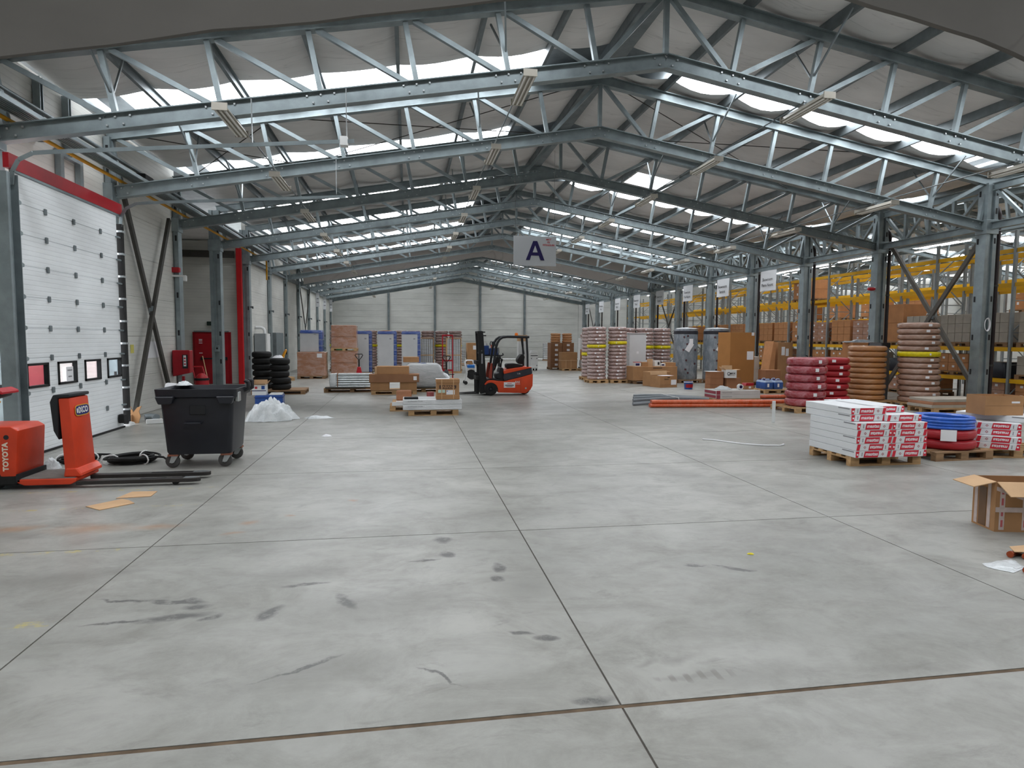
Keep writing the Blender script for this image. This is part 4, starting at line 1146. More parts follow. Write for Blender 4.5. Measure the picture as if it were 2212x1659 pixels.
# blue box, white carton, plastic pile
t = thing('blue_box', 'blue plastic crate with white lid behind the pile of film', 'crate', (-3.56, 17.35, 0), .1)
MB().box(-.34, .34, -.28, .28, 0, .40).build('body', blue, t, bevel=.02, seg=2); MB().box(-.35, .35, -.29, .29, .33, .36).build('rim_band', mat('deep_blue', '243f7c', .4, 0, .1, 4), t, bevel=.008)
MB().box(.0, .32, -.26, .26, .40, .43).build('white_lid', white, t, bevel=.01); MB().box(-.02, .25, -.285, -.28, .24, .27).build('printed_line', paper, t)
t = open_carton(-3.80, 17.32, .402, .34, .36, .26, .08, 'open white carton with flaps raised on the blue crate', white, (25, 35, 70, 20), .12, white)
MB().box(-.17, .17, -.183, -.18, .10, .12).build('printed_band', navy, t); MB().box(.06, .14, -.184, -.18, .15, .24).build('printed_block', blue, t); MB().box(-.1, -.04, -.184, -.18, .16, .22).build('printed_block', redink, t)
crumple('film_heap', 'large heap of crumpled clear plastic film on the floor by the bin', 'plastic film', -3.12, 15.15, [(.62, .1), (.45, .38), (.05, .48), (-.35, .38), (-.52, .05), (-.45, -.3), (-.05, -.42), (.35, -.32)], .54, bagfilm, 5, 0, 30, .30)
crumple('film_scrap', 'thin trailing strip of clear film at the right of the heap', 'plastic film', -2.10, 15.35, [(.38, .02), (.2, .12), (-.1, .14), (-.3, .05), (-.2, -.12), (.15, -.12)], .07, bagfilm, 6, 0, 14)
crumple('paper_scrap', 'small white crumpled paper alone on the open floor', 'paper', -1.54, 12.49, [(.1, 0), (.04, .05), (-.05, .05), (-.1, 0), (-.04, -.05), (.05, -.05)], .05, paper, 7, 0, 8)
# yellow sack truck
t = thing('sack_truck', 'yellow two wheeled sack truck standing beside the tyres', 'hand truck', (-4.78, 25.9, 0), .3)
for y in (-.16, .16): MB().tube([(0, y, .1), (-.05, y, .9), (-.02, y, 1.15), (.08, y * .6, 1.36)], .035, 8).build('frame_tube', mat('truck_yellow', 'e0991f', .4, 0, .1, 3), t, smooth=.8)
for z in (.35, .7): MB().bar((-.02, -.16, z), (-.02, .16, z), .03, .03).build('crossbar', MATS['truck_yellow'], t)
MB().tube([(.08, -.1, 1.36), (.1, 0, 1.39), (.08, .1, 1.36)], .035, 8).build('top_grip', MATS['truck_yellow'], t, smooth=.8); MB().tube([(-.03, -.16, .92), (.18, -.16, .9)], .03, 8).build('handle', white, t, smooth=.8)
MB().box(-.28, 0, -.2, .2, .02, .04).build('toe_plate', MATS['truck_yellow'], t)
for y in (-.24, .24):
    w_ = MB().lathe([(.04, -.04), (.11, -.045), (.14, -.02), (.14, .02), (.11, .045), (.04, .04)], 18, ring=True, c=(.1, y, .14), axis='y').build('wheel', black, t, smooth=.7)
    MB().lathe([(0, -.03), (.055, -.03), (.055, .03), (0, .03)], 12, c=(.1, y, .14), axis='y').build('hub', white, w_)
pallet(-5.55, 29.0, .3, 'pale wooden pallet leaning out behind the sack truck', 1.2, .8, wood)

# ------------------------------------------------------------------ forklift (side view, mast to the left)
t = thing('forklift', 'orange three wheeled electric forklift with black mast and roll cage', 'forklift', (3.3, 21.25, 0))
def fx(c): return 2.48 + (c - 230) / 620 - 3.3
def fz(c): return max(0.0, (1515 - c) / 638)
def fp(pts): return [(fx(a), fz(b)) for a, b in pts]
HWD = .48
MB().prism(fp([(245, 1275), (300, 1205), (350, 1187), (430, 1190), (520, 1205), (650, 1212), (1000, 1125), (1255, 1055), (1250, 1310), (1205, 1395), (1110, 1468), (530, 1450), (525, 1370), (495, 1300), (440, 1255), (380, 1240), (320, 1250), (262, 1290)]), 'y', -HWD, HWD).build('body', orange, t, bevel=.022, seg=2, smooth=.6)
MB().prism(fp([(650, 1056), (800, 1022), (1100, 956), (1228, 926), (1242, 1052), (1000, 1121), (660, 1204), (640, 1150)]), 'y', -HWD + .012, HWD - .012).build('side_band', slate, t, bevel=.01)
MB().prism(fp([(640, 990), (700, 965), (1100, 905), (1225, 915), (1230, 925), (1100, 955), (650, 1058)]), 'y', -HWD + .004, HWD - .004).build('battery_hood', orange, t, bevel=.012)
MB().prism(fp([(505, 1060), (560, 1040), (590, 920), (640, 930), (650, 985), (650, 1200), (500, 1150)]), 'y', -.36, .36).build('console', blackp, t, bevel=.02)
MB().prism(fp([(300, 1200), (650, 1205), (650, 1180), (420, 1150), (300, 1170)]), 'y', -.40, .40).build('floor_plate', blackp, t)
MB().prism(fp([(720, 870), (745, 848), (900, 842), (1000, 860), (1070, 880), (1070, 925), (730, 948)]), 'y', -.23, .23).build('seat', black, t, bevel=.02, seg=2, smooth=.7)
MB().prism(fp([(1045, 640), (1090, 652), (1112, 700), (1085, 862), (1010, 858), (965, 815), (958, 760), (1000, 685)]), 'y', -.21, .21).build('backrest', black, t, bevel=.02, seg=2, smooth=.7)
MB().prism(fp([(540, 690), (605, 762), (590, 800), (545, 840), (505, 960), (480, 1002), (432, 1000), (440, 880), (480, 800)]), 'y', -.10, .10).build('steering_column', black, t, bevel=.015)
c = Vector((fx(598), -.0, fz(690)))
ax = Vector((-.38, 0, 1)).normalized(); e1 = Vector((1, 0, .38)).normalized(); e2 = Vector((0, 1, 0))
m = MB().tube([c + (e1 * math.cos(a) + e2 * math.sin(a)) * .14 for a in [2 * PI * i / 20 for i in range(20)]], .014, 6, closed=True)
m.bar(c - e1 * .13, c + e1 * .13, .02, .015).bar(c, c - ax * .1, .04, .04, (0, 1, 0)).tube([c + e1 * .13, c + e1 * .13 + ax * .06], .018, 8)
m.build('steering_wheel', black, t, smooth=.8)
MB().prism(fp([(600, 925), (640, 820), (632, 770), (650, 740), (685, 762), (660, 830), (650, 940)]), 'y', .12, .2).build('control_lever', black, t, bevel=.01)
MB().lathe([(0, -.02), (.05, -.02), (.05, .02), (0, .02)], 14, c=(fx(455), -.13, fz(918)), axis='y').build('horn_button', red, t)
for s in (-1, 1):
    y = s * .40
    P = lambda a, b: (fx(a), y, fz(b))
    MB().tube([P(398, 1160), P(415, 1000), P(450, 760), P(485, 500), P(515, 400), P(560, 325), P(620, 285), P(720, 270), P(1160, 276)], .042, 8).build('guard_front_leg', blackp, t, smooth=.8)
    MB().tube([P(1150, 950), P(1145, 650), P(1122, 285)], .035, 8).build('guard_rear_leg', blackp, t, smooth=.8)
    MB().prism(fp([(378, 830), (412, 830), (400, 1160), (332, 1150), (350, 1000)]), 'y', y - .05, y + .05).build('cowl_panel', mat('cowl_rust', '8f3a2a', .5, 0, .15, 4), t, bevel=.01)
MB().tube([(fx(1090), -.2, fz(640)), (fx(1062), -.2, fz(480)), (fx(1035), -.2, fz(290))], .03, 8).build('seat_belt_post', blackp, t, smooth=.8)
for k in range(7): MB().bar((fx(690 + 68 * k), -.40, fz(270)), (fx(690 + 68 * k), .40, fz(270)), .03, .03).build('guard_roof_bar', blackp, t)
MB().bar((fx(1160), -.42, fz(276)), (fx(1160), .42, fz(276)), .06, .07).build('guard_rear_bar', blackp, t)
MB().lathe([(0, 0), (.055, 0), (.055, .075), (.04, .1), (0, .105)], 16, c=(fx(940), -.1, fz(250))).build('beacon', beacon_m, t, smooth=.7)
MB().box(fx(400), fx(470), -.46, -.32, fz(465), fz(370)).build('headlight', blackp, t, bevel=.02); MB().tube([(fx(372), -.39, fz(460)), (fx(362), -.39, fz(420)), (fx(380), -.39, fz(372)), (fx(400), -.39, fz(375))], .014, 6).build('lamp_guard', blackp, t)
MB().tube([(fx(500), -.44, fz(690)), (fx(512), -.46, fz(500)), (fx(535), -.46, fz(500)), (fx(542), -.46, fz(600)), (fx(515), -.45, fz(690))], .012, 6).build('grab_handle', blackp, t, smooth=.8)
for s in (-1, 1):
    MB().prism(fp([(105, 155), (203, 152), (225, 230), (285, 1150), (290, 1455), (168, 1480), (150, 1440), (128, 500)]), 'y', s * .36 - .05, s * .36 + .05).build('mast_channel', black, t, bevel=.008)
    for a, b, q in ((205, 265, 177), (225, 285, 250)): MB().tube([(fx(a), s * .36, fz(q)), (fx(b), s * .36, fz(q))], .02, 8).build('mast_roller', black, t)
    MB().prism([(fx(75), .75), (fx(130), .75), (fx(150), .09), (fx(150), .045), (fx(-341), .03), (fx(-341), .045), (fx(80), .09)], 'y', s * .22 - .05, s * .22 + .05).build('fork', black, t, bevel=.004)
MB().box(fx(125), fx(230), -.34, .34, fz(200), fz(160)).box(fx(150), fx(240), -.34, .34, fz(640), fz(600)).box(fx(165), fx(280), -.34, .34, fz(1440), fz(1380)).build('mast_crossmember', black, t)
MB().tube([(fx(190), 0, fz(1400)), (fx(170), 0, fz(300))], .04, 10).build('lift_cylinder', black, t, smooth=.8)
MB().box(fx(78), fx(128), -.42, .42, fz(1180), fz(1100)).box(fx(78), fx(128), -.42, .42, fz(860), fz(780)).build('fork_carriage', black, t, bevel=.006)
for x, y, r in ((fx(375), -.40, .225), (fx(375), .40, .225), (fx(1122), 0, .195)):
    w_ = MB().lathe([(.07, -.085), (r - .03, -.085), (r - .005, -.065), (r, 0), (r - .005, .065), (r - .03, .085), (.07, .085)], 28, ring=True, c=(x, y, r), axis='y').build('wheel', black, t, smooth=.6)
    MB().lathe([(0, -.05), (.04, -.06), (.085, -.03), (.085, .05), (0, .05)], 18, c=(x, y, r), axis='y').build('hub', slate, w_, smooth=.6)
MB().prism(fp([(1030, 1462), (1110, 1462), (1200, 1395), (1190, 1330), (1040, 1330)]), 'y', -.12, .12).build('rear_axle_cover', black, t)
yy = -HWD - .003
MB().box(fx(645), fx(880), yy, yy + .004, fz(1347), fz(1232)).build('side_label', paper, t)
for q, wd, mm in ((1258, 95, redink), (1290, 180, ink), (1308, 185, ink), (1326, 130, ink)): MB().box(fx(762 - wd / 2), fx(762 + wd / 2), yy - .001, yy, fz(q + 5), fz(q - 5)).build('printed_line', mm, t)
text('SAS', .085, white, t, (fx(930), yy, fz(1230)), FRONT, bold=.002, sx=1.2); MB().box(fx(885), fx(985), yy, yy + .003, fz(1275), fz(1268)).build('printed_line', paper, t)
text('1.6t', .075, paper, t, (fx(955), -HWD + .008, fz(1050)), FRONT)
MB().box(fx(998), fx(1001), yy, yy + .004, fz(1452), fz(1130)).build('panel_joint', ink, t)
MB().lathe([(0, 0), (.03, 0), (.03, .006), (0, .006)], 12, c=(fx(1105), yy - .003, fz(1362)), axis='y').build('lock', alu, t)
text('C', .06, greyink, t, (fx(190), -.415, fz(570)), FRONT)
MB().box(fx(183), fx(212), -.414, -.41, fz(840), fz(630)).build('mast_label', greyink, t)

# ------------------------------------------------------------------ hanging signs
t = thing('hanging_sign', 'large white hanging sign with a dark blue letter A', 'sign', (3.03, 15.12, 3.64))
MB().box(-.52, .52, -.006, .006, 0, .70).build('board', mat('sign_board', 'b9bcc0', .6, 0, .03, 2), t, bevel=.002)
MB().prism([(-.52 + .30, .135), (-.52 + .395, .135), (-.52 + .43, .245), (-.52 + .615, .245), (-.52 + .66, .135), (-.52 + .755, .135), (-.52 + .575, .59), (-.52 + .475, .59)], 'y', -.010, -.006).build('letter', navy, t)
MB().prism([(-.52 + .465, .32), (-.52 + .585, .32), (-.52 + .525, .485)], 'y', -.0125, -.010).build('letter_counter', MATS['sign_board'], t)
for i, s_ in enumerate(('MKT', 'PS', 'FITINGURI')): text(s_, .058, redink, t, (.335, -.009, .63 - .066 * i), FRONT, bold=.001, sx=1.08)
for x in (-.48, .48): MB().tube([(x, 0, .70), (x, .05, 2.75)], .004, 5).build('wire', dark_steel, t)
def banner(y, z, w_, h, l1, l2, label, size=.21):
    t = thing('showroom_sign', label, 'sign', (XC - .26, y, z))
    b = MB(); n = 8; vs = []; fs = []
    for i in range(n + 1):
        for q in (0, 1):
            yy = -w_ / 2 + w_ * i / n
            vs.append((.02 * math.sin(i * .8 + q), yy, q * h))
    for i in range(n): fs.append((i * 2, i * 2 + 2, i * 2 + 3, i * 2 + 1))
    f2 = [(a + 2 * (n + 1), b_ + 2 * (n + 1), c_ + 2 * (n + 1), d_ + 2 * (n + 1)) for a, b_, c_, d_ in fs]
    b.add(vs + [(x + .008, yy, zz) for x, yy, zz in vs], fs + f2).build('banner', mat('banner_white', 'dfe1e4', .7, 0, .03, 2), t, smooth=1)
    text(l1, size, ink, t, (-.028, 0, h * .56), WEST, sx=.92); text(l2, size, ink, t, (-.028, 0, h * .28), WEST, sx=.86)
    for yy in (-w_ / 2 + .05, w_ / 2 - .05): MB().tube([(0, yy, h), (.19, yy, h + .02), (.19, yy, h + .035)], .005, 5).build('tie', dark_steel, t)
for i, (k, l2) in enumerate(((3, 'Piatra-Neamt'), (4, 'Suceava'), (5, 'Cluj-Napoca'), (6, 'Craiova'), (7, 'Pitesti'), (8, 'Brasov'), (9, 'Sibiu'), (10, 'Bacau'))):
    banner(T[k] + 2.25, 4.02, 1.22, .86, 'Showroom', l2, 'white banner reading Showroom, hung by the right hand columns, %s from the camera' % ORD[i], .22 if len(l2) < 9 else .19)
for i, (x, y) in enumerate(((-5.85, 43.7), (-5.9, 47.7), (-5.92, 51.7))):
    t = thing('small_wall_sign', 'small white paper sign hung in the left column row, %s from the camera' % ORD[i], 'sign', (x, y, 3.9))
    MB().box(-.1, .12, -.004, .004, 0, .92).build('sheet', MATS['banner_white'], t)
    for z in (.5, .25): MB().box(-.05, .08, -.006, -.004, z, z + .06).build('printed_line', greyink, t)
    MB().tube([(0, 0, .92), (0, 0, 1.25)], .004, 5).build('wire', dark_steel, t)

# ------------------------------------------------------------------ centre: pallet with long white boxes
pallet(.62, 15.95, 0, 'fresh pine pallet under the long white boxes in the centre', 1.22, .8, wood, True)
longw = film_mat('film_over_white_box', 'd6d8da', 'f3f4f6', .6, (1, 1, 3), .3)
for k, (dx, nm) in enumerate(((0.0, 'lower'), (0.0, 'upper'))):
    t = thing('long_white_box', '%s of the two long film-wrapped white boxes on the centre pallet' % nm, 'box', (.60, 15.92, .144 + .13 * k))
    MB().box(-.72, .71, -.40, .42, 0, .128).build('body', longw, t, bevel=.012)
    text('CONVECTOR', .045, greyink, t, (-.42, -.403, .085), FRONT, sx=1.3)
t = thing('cardboard_box', 'strapped brown box printed SABIANA on the long white boxes', 'box', (.97, 15.72, .404))
MB().box(-.285, .285, -.22, .22, 0, .10).build('bottom_tray', card, t, bevel=.006); MB().box(-.275, .275, -.21, .21, .10, .40).build('body', card, t); MB().box(-.285, .285, -.22, .22, .40, .49).build('lid', card, t, bevel=.006)
for x in (-.15, .135): MB().box(x - .01, x + .01, -.224, .224, -.0, .494).build('strap', cardl, t)
MB().prism([(-.215, .26), (.2, .26), (.205, .34), (-.21, .345)], 'y', -.213, -.21).build('printed_block', mat('faded_ink', '4a3b36', .8, 0, .1, 5), t)
text('SABIANA', .085, card, t, (-.005, -.2145, .303), FRONT, bold=.003, sx=1.0)
MB().box(-.04, .165, -.215, -.21, .115, .225).build('label', paper, t); MB().box(-.24, -.07, -.214, -.21, .16, .235).build('label', mat('pale_green_label', 'bcd6c8', .7, 0, .1, 4), t); MB().box(-.03, -.005, -.2165, -.215, .19, .21).build('logo_dot', blue, t)
sheetp = MB().box(-.2, .14, -.14, .12, 0, .006).build('paper_stack', paper, None, loc=(.88, 15.72, .895)); tag(sheetp, 'loose white papers on top of the strapped SABIANA box', 'paper')
o = MB().box(-.17, .17, -.05, .05, 0, .06).build('black_bar', blackp, None, bevel=.012, loc=(.08, 15.62, .402)); tag(o, 'short black plastic bar lying on the long white boxes', 'bar')
pallet(-.06, 16.98, 0, 'pine pallet partly hidden behind the long white boxes', .8, .8, wood, True)
t = thing('white_tray_box', 'flat white tray box on the pallet behind the long boxes', 'box', (-.02, 16.95, .144)); MB().box(-.38, .38, -.38, .38, 0, .10).build('body', cardl, t, bevel=.008); MB().box(-.385, .385, -.386, -.38, 0, .10).build('front_face', white, t)
carton(-.10, 17.05, .246, .40, .30, .26, 0, 'small reddish brown box standing on the flat white tray', mat('red_brown_card', 'a8775a', .85, 0, .1, 3), taped=False, bevel=.02)
o = MB().box(-.14, .14, -.1, .1, 0, .004).build('delivery_note', paper, None, loc=(-.16, 16.72, .247)); tag(o, 'white delivery note lying on the flat white tray', 'paper')
t = thing('paint_tins', 'two small silver tins on the floor left of the SABIANA box', 'tin', (.66, 18.9, 0))
MB().lathe([(0, 0), (.12, 0), (.12, .16), (.11, .17), (0, .17)], 18).build('lower_tin', alu, t, smooth=.6); MB().lathe([(0, .172), (.11, .172), (.11, .30), (0, .31)], 18).build('upper_tin', mat('tin_red', 'b06060', .4, .2, .1, 4), t, smooth=.6)

# long cartons, aluminium duct bundle and wrapped roll behind it
pallet(-1.9, 22.9, 0, 'pallet carrying the bundle of bright aluminium ducts', 1.9, .8, woodo)
t = thing('aluminium_duct_bundle', 'stack of long bright aluminium ducts wrapped at one end, left of the flat cartons', 'ducts', (-1.85, 22.85, .144))
for k in range(6): 
    for j in range(3): MB().tube([(-.62, -.25 + j * .16, .05 + k * .08), (.60, -.25 + j * .16, .05 + k * .08)], .042, 10).build('duct', alu, t, smooth=.8)
MB().box(-.66, .62, -.3, .14, .47, .50).build('top_sheet', alu, t, bevel=.008)
MB().box(-.56, -.53, -.31, .15, .004, .51).build('strap', cardd, t)
loft([ringrect(.10, .26, .05, -.02), ringrect(.13, .28, .06, .2), ringrect(.11, .27, .06, .47)], True, True).build('wrapped_end', bagfilm, t, smooth=.8, loc=(-.70, -.05, .02))
o = MB().box(-.9, .45, -.06, .06, 0, .05).build('dark_profile', dark_steel, None, bevel=.006, loc=(-1.9, 22.46, .146)); tag(o, 'long dark metal profile lying along the front of the aluminium ducts', 'profile')
pallet(-.45, 21.95, 0, 'pallet under the long flat brown cartons', 1.5, .9, wood)
carton(-.92, 21.72, .144, .62, .5, .27, 0, 'left supporting carton under the long flat brown cartons', card, taped=False)
carton(.02, 21.72, .144, .56, .5, .27, 0, 'right supporting carton under the long flat brown cartons', card, taped=False)
t = thing('long_carton', 'long flat brown carton with a paper label, middle of the carton pile', 'box', (-.44, 21.72, .416)); MB().box(-.82, .82, -.32, .3, 0, .265).build('body', cardd, t, bevel=.006); MB().box(.63, .74, -.324, -.32, .07, .2).build('label', paper, t)
t = thing('long_carton', 'shorter brown carton lying on top of the long flat carton', 'box', (-.48, 21.75, .683)); MB().box(-.54, .53, -.25, .25, 0, .26).build('body', card, t, bevel=.006); MB().box(-.6, -.53, -.25, .1, .0, .24).build('open_flap', cardl, t)
pallet(.55, 22.78, .0, 'pallet under the big film-wrapped silver roll', 1.5, .8, wood)
t = thing('wrapped_roll', 'big silver insulation roll bundled in clear plastic film', 'roll', (.55, 22.78, .146))
loft([ringrect(.70, .36, .06, 0), ringrect(.76, .38, .08, .15), ringrect(.74, .38, .1, .42), ringrect(.60, .34, .14, .78), ringrect(.48, .26, .14, .86)], True, True).build('roll_body', wrap_grey, t, smooth=.9)
MB().tube([(.55, -.2, .50), (.78, -.26, .40), (.86, -.28, .30)], .10, 10).build('film_tail', bagfilm, t, smooth=.9)
MB().box(-.1, .1, -.27, .0, .862, .866).build('blue_mark', MATS['blue_plastic'], t)
o = MB().box(-.8, .8, -.05, .05, 0, .05).build('dark_profile', dark_steel, None, bevel=.005, loc=(.6, 22.33, .146)); tag(o, 'dark metal profile in front of the wrapped silver roll', 'profile')
carton(.12, 22.95, 1.03, .55, .35, .19, .05, 'small open brown box on top of the wrapped roll', card, taped=False)

# hand pallet trucks, red sack truck
def hand_pallet(x, y, rz, label, body, loop):
    t = thing('hand_pallet_truck', label, 'pallet truck', (x, y, 0), rz)
    MB().prism([(-.17, .2), (.17, .2), (.06, .72), (-.06, .72)], 'y', -.06, .06).build('pump_cover', body, t, bevel=.015)
    MB().tube([(0, 0, .68), (0, -.02, 1.0)], .03, 8).build('tiller', black, t, smooth=.8)
    MB().tube([(0, -.02, .98), (-.10, -.03, 1.10), (-.15, -.03, 1.19), (-.13, -.03, 1.23), (.13, -.03, 1.23), (.15, -.03, 1.19), (.10, -.03, 1.10)], .018, 6, closed=True).build('handle_loop', black, t, smooth=.8)
    MB().tube([(0, -.02, 1.0), (0, -.03, 1.23)], .012, 6).build('release_lever', black, t)
    for s in (-.09, .09): MB().lathe([(0, -.03), (.1, -.03), (.1, .03), (0, .03)], 16, c=(s, 0, .1), axis='x').build('steer_wheel', black, t, smooth=.7)
    for s in (-.19, .19):
        MB().box(s - .08, s + .08, .06, 1.15, .06, .11).build('fork', body, t, bevel=.01)
        MB().lathe([(0, -.05), (.04, -.05), (.04, .05), (0, .05)], 12, c=(s, 1.0, .042), axis='x').build('load_roller', black, t, smooth=.7)
    MB().box(-.2, .2, .03, .12, .1, .3).build('yoke', body, t)
    return t
hand_pallet(-1.93, 26.2, .03, 'red hand pallet truck with black loop handle behind the aluminium ducts', red, True)
hand_pallet(1.42, 23.6, -.05, 'grey hand pallet truck in front of the red sack truck', mat('pump_grey', '55575b', .5, .2, .1, 4), True)
t = thing('red_sack_truck', 'tall red sack truck frame standing behind the wrapped roll', 'hand truck', (1.57, 25.3, 0))
for s in (-.2, .2): MB().bar((s, 0, .12), (s, .04, 2.02), .045, .045, (0, 1, 0)).build('frame_tube', redd, t)
for z in (.62, 1.0, 2.0): MB().bar((-.2, .02, z), (.2, .02, z), .045, .06).build('crossbar', redd, t)
for z in (.28, .45): MB().bar((-.26, -.03, z), (.26, -.03, z), .03, .03).build('lower_rail', black, t)
MB().box(-.24, .24, -.3, 0, .03, .05).build('toe_plate', black, t)
for s in (-.3, .3): MB().lathe([(.0, -.035), (.13, -.035), (.13, .035), (0, .035)], 16, c=(s, .06, .13), axis='x').build('wheel', black, t, smooth=.7)

# ------------------------------------------------------------------ left rear goods
def wrapped_block(x, y, z, sx, sy, sz, rz, label, m, name='wrapped_load', lab=True, top=None):
    t = thing(name, label, 'wrapped pallet load', (x, y, z), rz)
    loft([ringrect(sx / 2, sy / 2, .03, 0), ringrect(sx / 2 - .005, sy / 2 - .005, .03, sz * .3), ringrect(sx / 2 - .012, sy / 2 - .012, .03, sz * .7), ringrect(sx / 2, sy / 2, .03, sz - .02), ringrect(sx / 2 - .05, sy / 2 - .05, .03, sz)], True, True).build('load', m, t, smooth=.5)
    if lab: MB().box(sx / 2 - .36, sx / 2 - .14, -sy / 2 - .005, -sy / 2 + .01, sz - .25, sz - .07).build('label', paper, t)
    nn = max(2, int(sz / .38))
    for k in range(1, nn): MB().box(-sx / 2 - .002, sx / 2 + .002, -sy / 2 - .002, sy / 2 + .002, sz * k / nn - .004, sz * k / nn + .004).build('carton_joint', cardd, t)
    return t
pallet(-4.33, 30.45, 0, 'pallet under the single film-wrapped brown load beside the left wall', 1.24, 1.0, woodo)
wrapped_block(-4.33, 30.45, .144, 1.24, 1.0, 1.08, 0, 'single low film-wrapped brown carton load with white label beside left wall', wrap_brown)
def edged_pack(x, y, z, sx, sy, sz, rz, label):
    t = thing('wrapped_panel_pack', label, 'wrapped panels', (x, y, z), rz)
    MB().box(-sx / 2, sx / 2 - .14, -sy / 2, sy / 2, 0, sz - .14).build('panels', mat('wrapped_panel_grey', 'bcbec0', .35, 0, .07, 2, .15, 6), t, bevel=.015)
    loft([ringrect(.08, sy / 2 + .01, .05, .02), ringrect(.085, sy / 2 + .012, .05, sz * .5), ringrect(.08, sy / 2 + .01, .05, sz - .10)], True, True).build('edge_guard', wrap_blue, t, smooth=.7, loc=(sx / 2 - .08, 0, 0))
    loft([ringrect(sx / 2, sy / 2 + .01, .07, sz - .15), ringrect(sx / 2 + .01, sy / 2 + .015, .07, sz - .08), ringrect(sx / 2 - .03, sy / 2 - .02, .07, sz)], True, True).build('top_guard', wrap_blue, t, smooth=.7)
    MB().box(sx / 2 - .36, sx / 2 - .26, -sy / 2 - .004, -sy / 2 + .004, sz * .80, sz * .83).build('label', greyink, t)
    for k in range(1, int(sz / .28)): MB().box(sx / 2 - .165, sx / 2 + .006, -sy / 2 - .016, sy / 2 + .016, k * .28 - .006, k * .28 + .006).build('strap', wrap_grey, t)
edged_pack(-4.35, 30.55, 1.228, .98, .8, .99, 0, 'blue-edged white panel pack standing on the low brown load')
pallet(-3.0, 31.75, 0, 'pallet under the tall double film-wrapped carton stack', 1.2, 1.0, woodo)
wrapped_block(-3.0, 31.75, .144, 1.22, 1.0, 1.10, 0, 'lower load of the tall double film-wrapped carton stack', wrap_brown, lab=False)
pallet(-3.0, 31.75, 0, 'wrapped pallet between the two loads of the tall carton stack', 1.2, 1.0, wood, z=1.246)
wrapped_block(-3.0, 31.75, 1.39, 1.18, 1.0, 1.09, 0, 'upper load of the tall double film-wrapped carton stack', wrap_brown, lab=False)
for i, (x, nm) in enumerate(((-2.26, 'behind the hand pallet truck handle'), (-1.02, 'in the middle of the left rear row'), (.18, 'right of the three, behind the wrapped roll'))):
    pallet(x, 33.3, 0, 'pallet under the blue-edged panel pack %s' % nm, .95, .85, woodo)
    edged_pack(x, 33.3, .144, .95, .8, 2.08, 0, 'tall blue-edged white panel pack %s' % nm)
t = thing('green_barrel', 'green and white plastic barrel between the wrapped loads', 'barrel', (-3.52, 31.0 - .15 + 2.3, 0))
MB().lathe([(0, 0), (.27, 0), (.3, .1), (.3, 1.5), (.27, 1.75), (.12, 1.85), (0, 1.85)], 20).build('barrel_body', mat('barrel_green', '2f7d4f', .4, 0, .1, 2), t, smooth=.7)
pos = ((-3.9, 'behind the tall carton stack'), (-2.05, 'left of the row'), (-1.2, 'second in the row'), (-.41, 'third in the row'), (.37, 'fourth in the row'), (1.14, 'fifth in the row'), (1.92, 'behind the red sack truck'), (2.72, 'rightmost of the left rear row'))
for i, (x, nm) in enumerate(pos):
    pallet(x, 36.6, 0, 'pallet below the pink pipe coil stack %s' % nm, .72, .74, woodo)
    coil_stack(x, 36.6, .144, .375, .154, 14, 22, coil_pink, 'film-wrapped coil, stack %s' % nm, 'pipe coils of the left rear row', rings=2, band=8, top=coil_orange if i == 2 else None)
for x, nm in ((1.0, 'left'), (2.47, 'right')):
    t = thing('radiator_pack', '%s upright pack of pale wrapped radiators before the coil stacks' % nm, 'radiators', (x, 34.6, 0))
    MB().box(-.42, .42, -.3, .3, 0, .1).build('skid', wood, t)
    for k in range(6): MB().box(-.36 + k * .12, -.255 + k * .12, -.27, .27, .1, 1.84).build('radiator', wrap_grey, t, bevel=.01)
    MB().box(-.40, -.365, -.3, .3, .1, 1.86).box(.365, .40, -.3, .3, .1, 1.86).box(-.40, .40, -.3, .3, 1.86, 1.9).box(-.36, .36, -.3, -.27, .95, 1.0).build('crate_frame', cardl, t)

# ------------------------------------------------------------------ around the forklift
t = thing('hose_reel_cart', 'white hose reel cart with black drum and blue tool box', 'hose reel', (2.62, 26.05, 0))
for s in (-.22, .22): MB().tube([(-.28, s, .06), (-.22, s, .5), (-.30, s, .93), (-.22, s, .99), (.02, s, .99), (.1, s, .8), (.14, s, .06)], .018, 6).build('cart_frame', white, t, smooth=.8)
MB().bar((-.28, -.22, .06), (.14, -.22, .06), .02, .02).bar((-.25, -.22, .97), (-.25, .22, .97), .03, .03).build('rail', white, t)
MB().lathe([(0, -.16), (.2, -.16), (.2, -.13), (.13, -.12), (.13, .12), (.2, .13), (.2, .16), (0, .16)], 20, c=(-.02, 0, .40), axis='y').build('drum', black, t, smooth=.5)
MB().box(-.20, .12, -.2, .2, .68, .80).build('tool_box', mat('bright_blue', '1d6ab8', .4, 0, .08, 4), t, bevel=.02)
for s in (-.25, .25): MB().lathe([(0, -.02), (.075, -.02), (.075, .02), (0, .02)], 14, c=(-.28, s, .075), axis='y').build('wheel', black, t, smooth=.7)
pallet(4.3, 44.0, 0, 'distant pallet below the labelled brown box behind the mast', 2.0, 1.0, wood)
carton(4.55, 44.0, .144, 1.0, .9, 1.42, 0, 'distant brown box with papers stuck on, left of the forklift mast', card, labels=(('F', .05, 1.1, .3, .28), ('F', .3, .85, .26, .26)))
t = thing('grey_shelf_unit', 'distant pale grey slatted shelf left of the labelled brown box', 'shelf', (3.6, 44.2, .144))
for k in range(6): MB().box(-.36, .36, -.3, .3, k * .16, k * .16 + .13).build('slat', mat('pale_grey', 'b3b7ba', .6, 0, .08, 3), t)
t = thing('blue_crates', 'distant blue crates on a dark shelf seen through the mast gap', 'crates', (4.9, 38.0, 0))
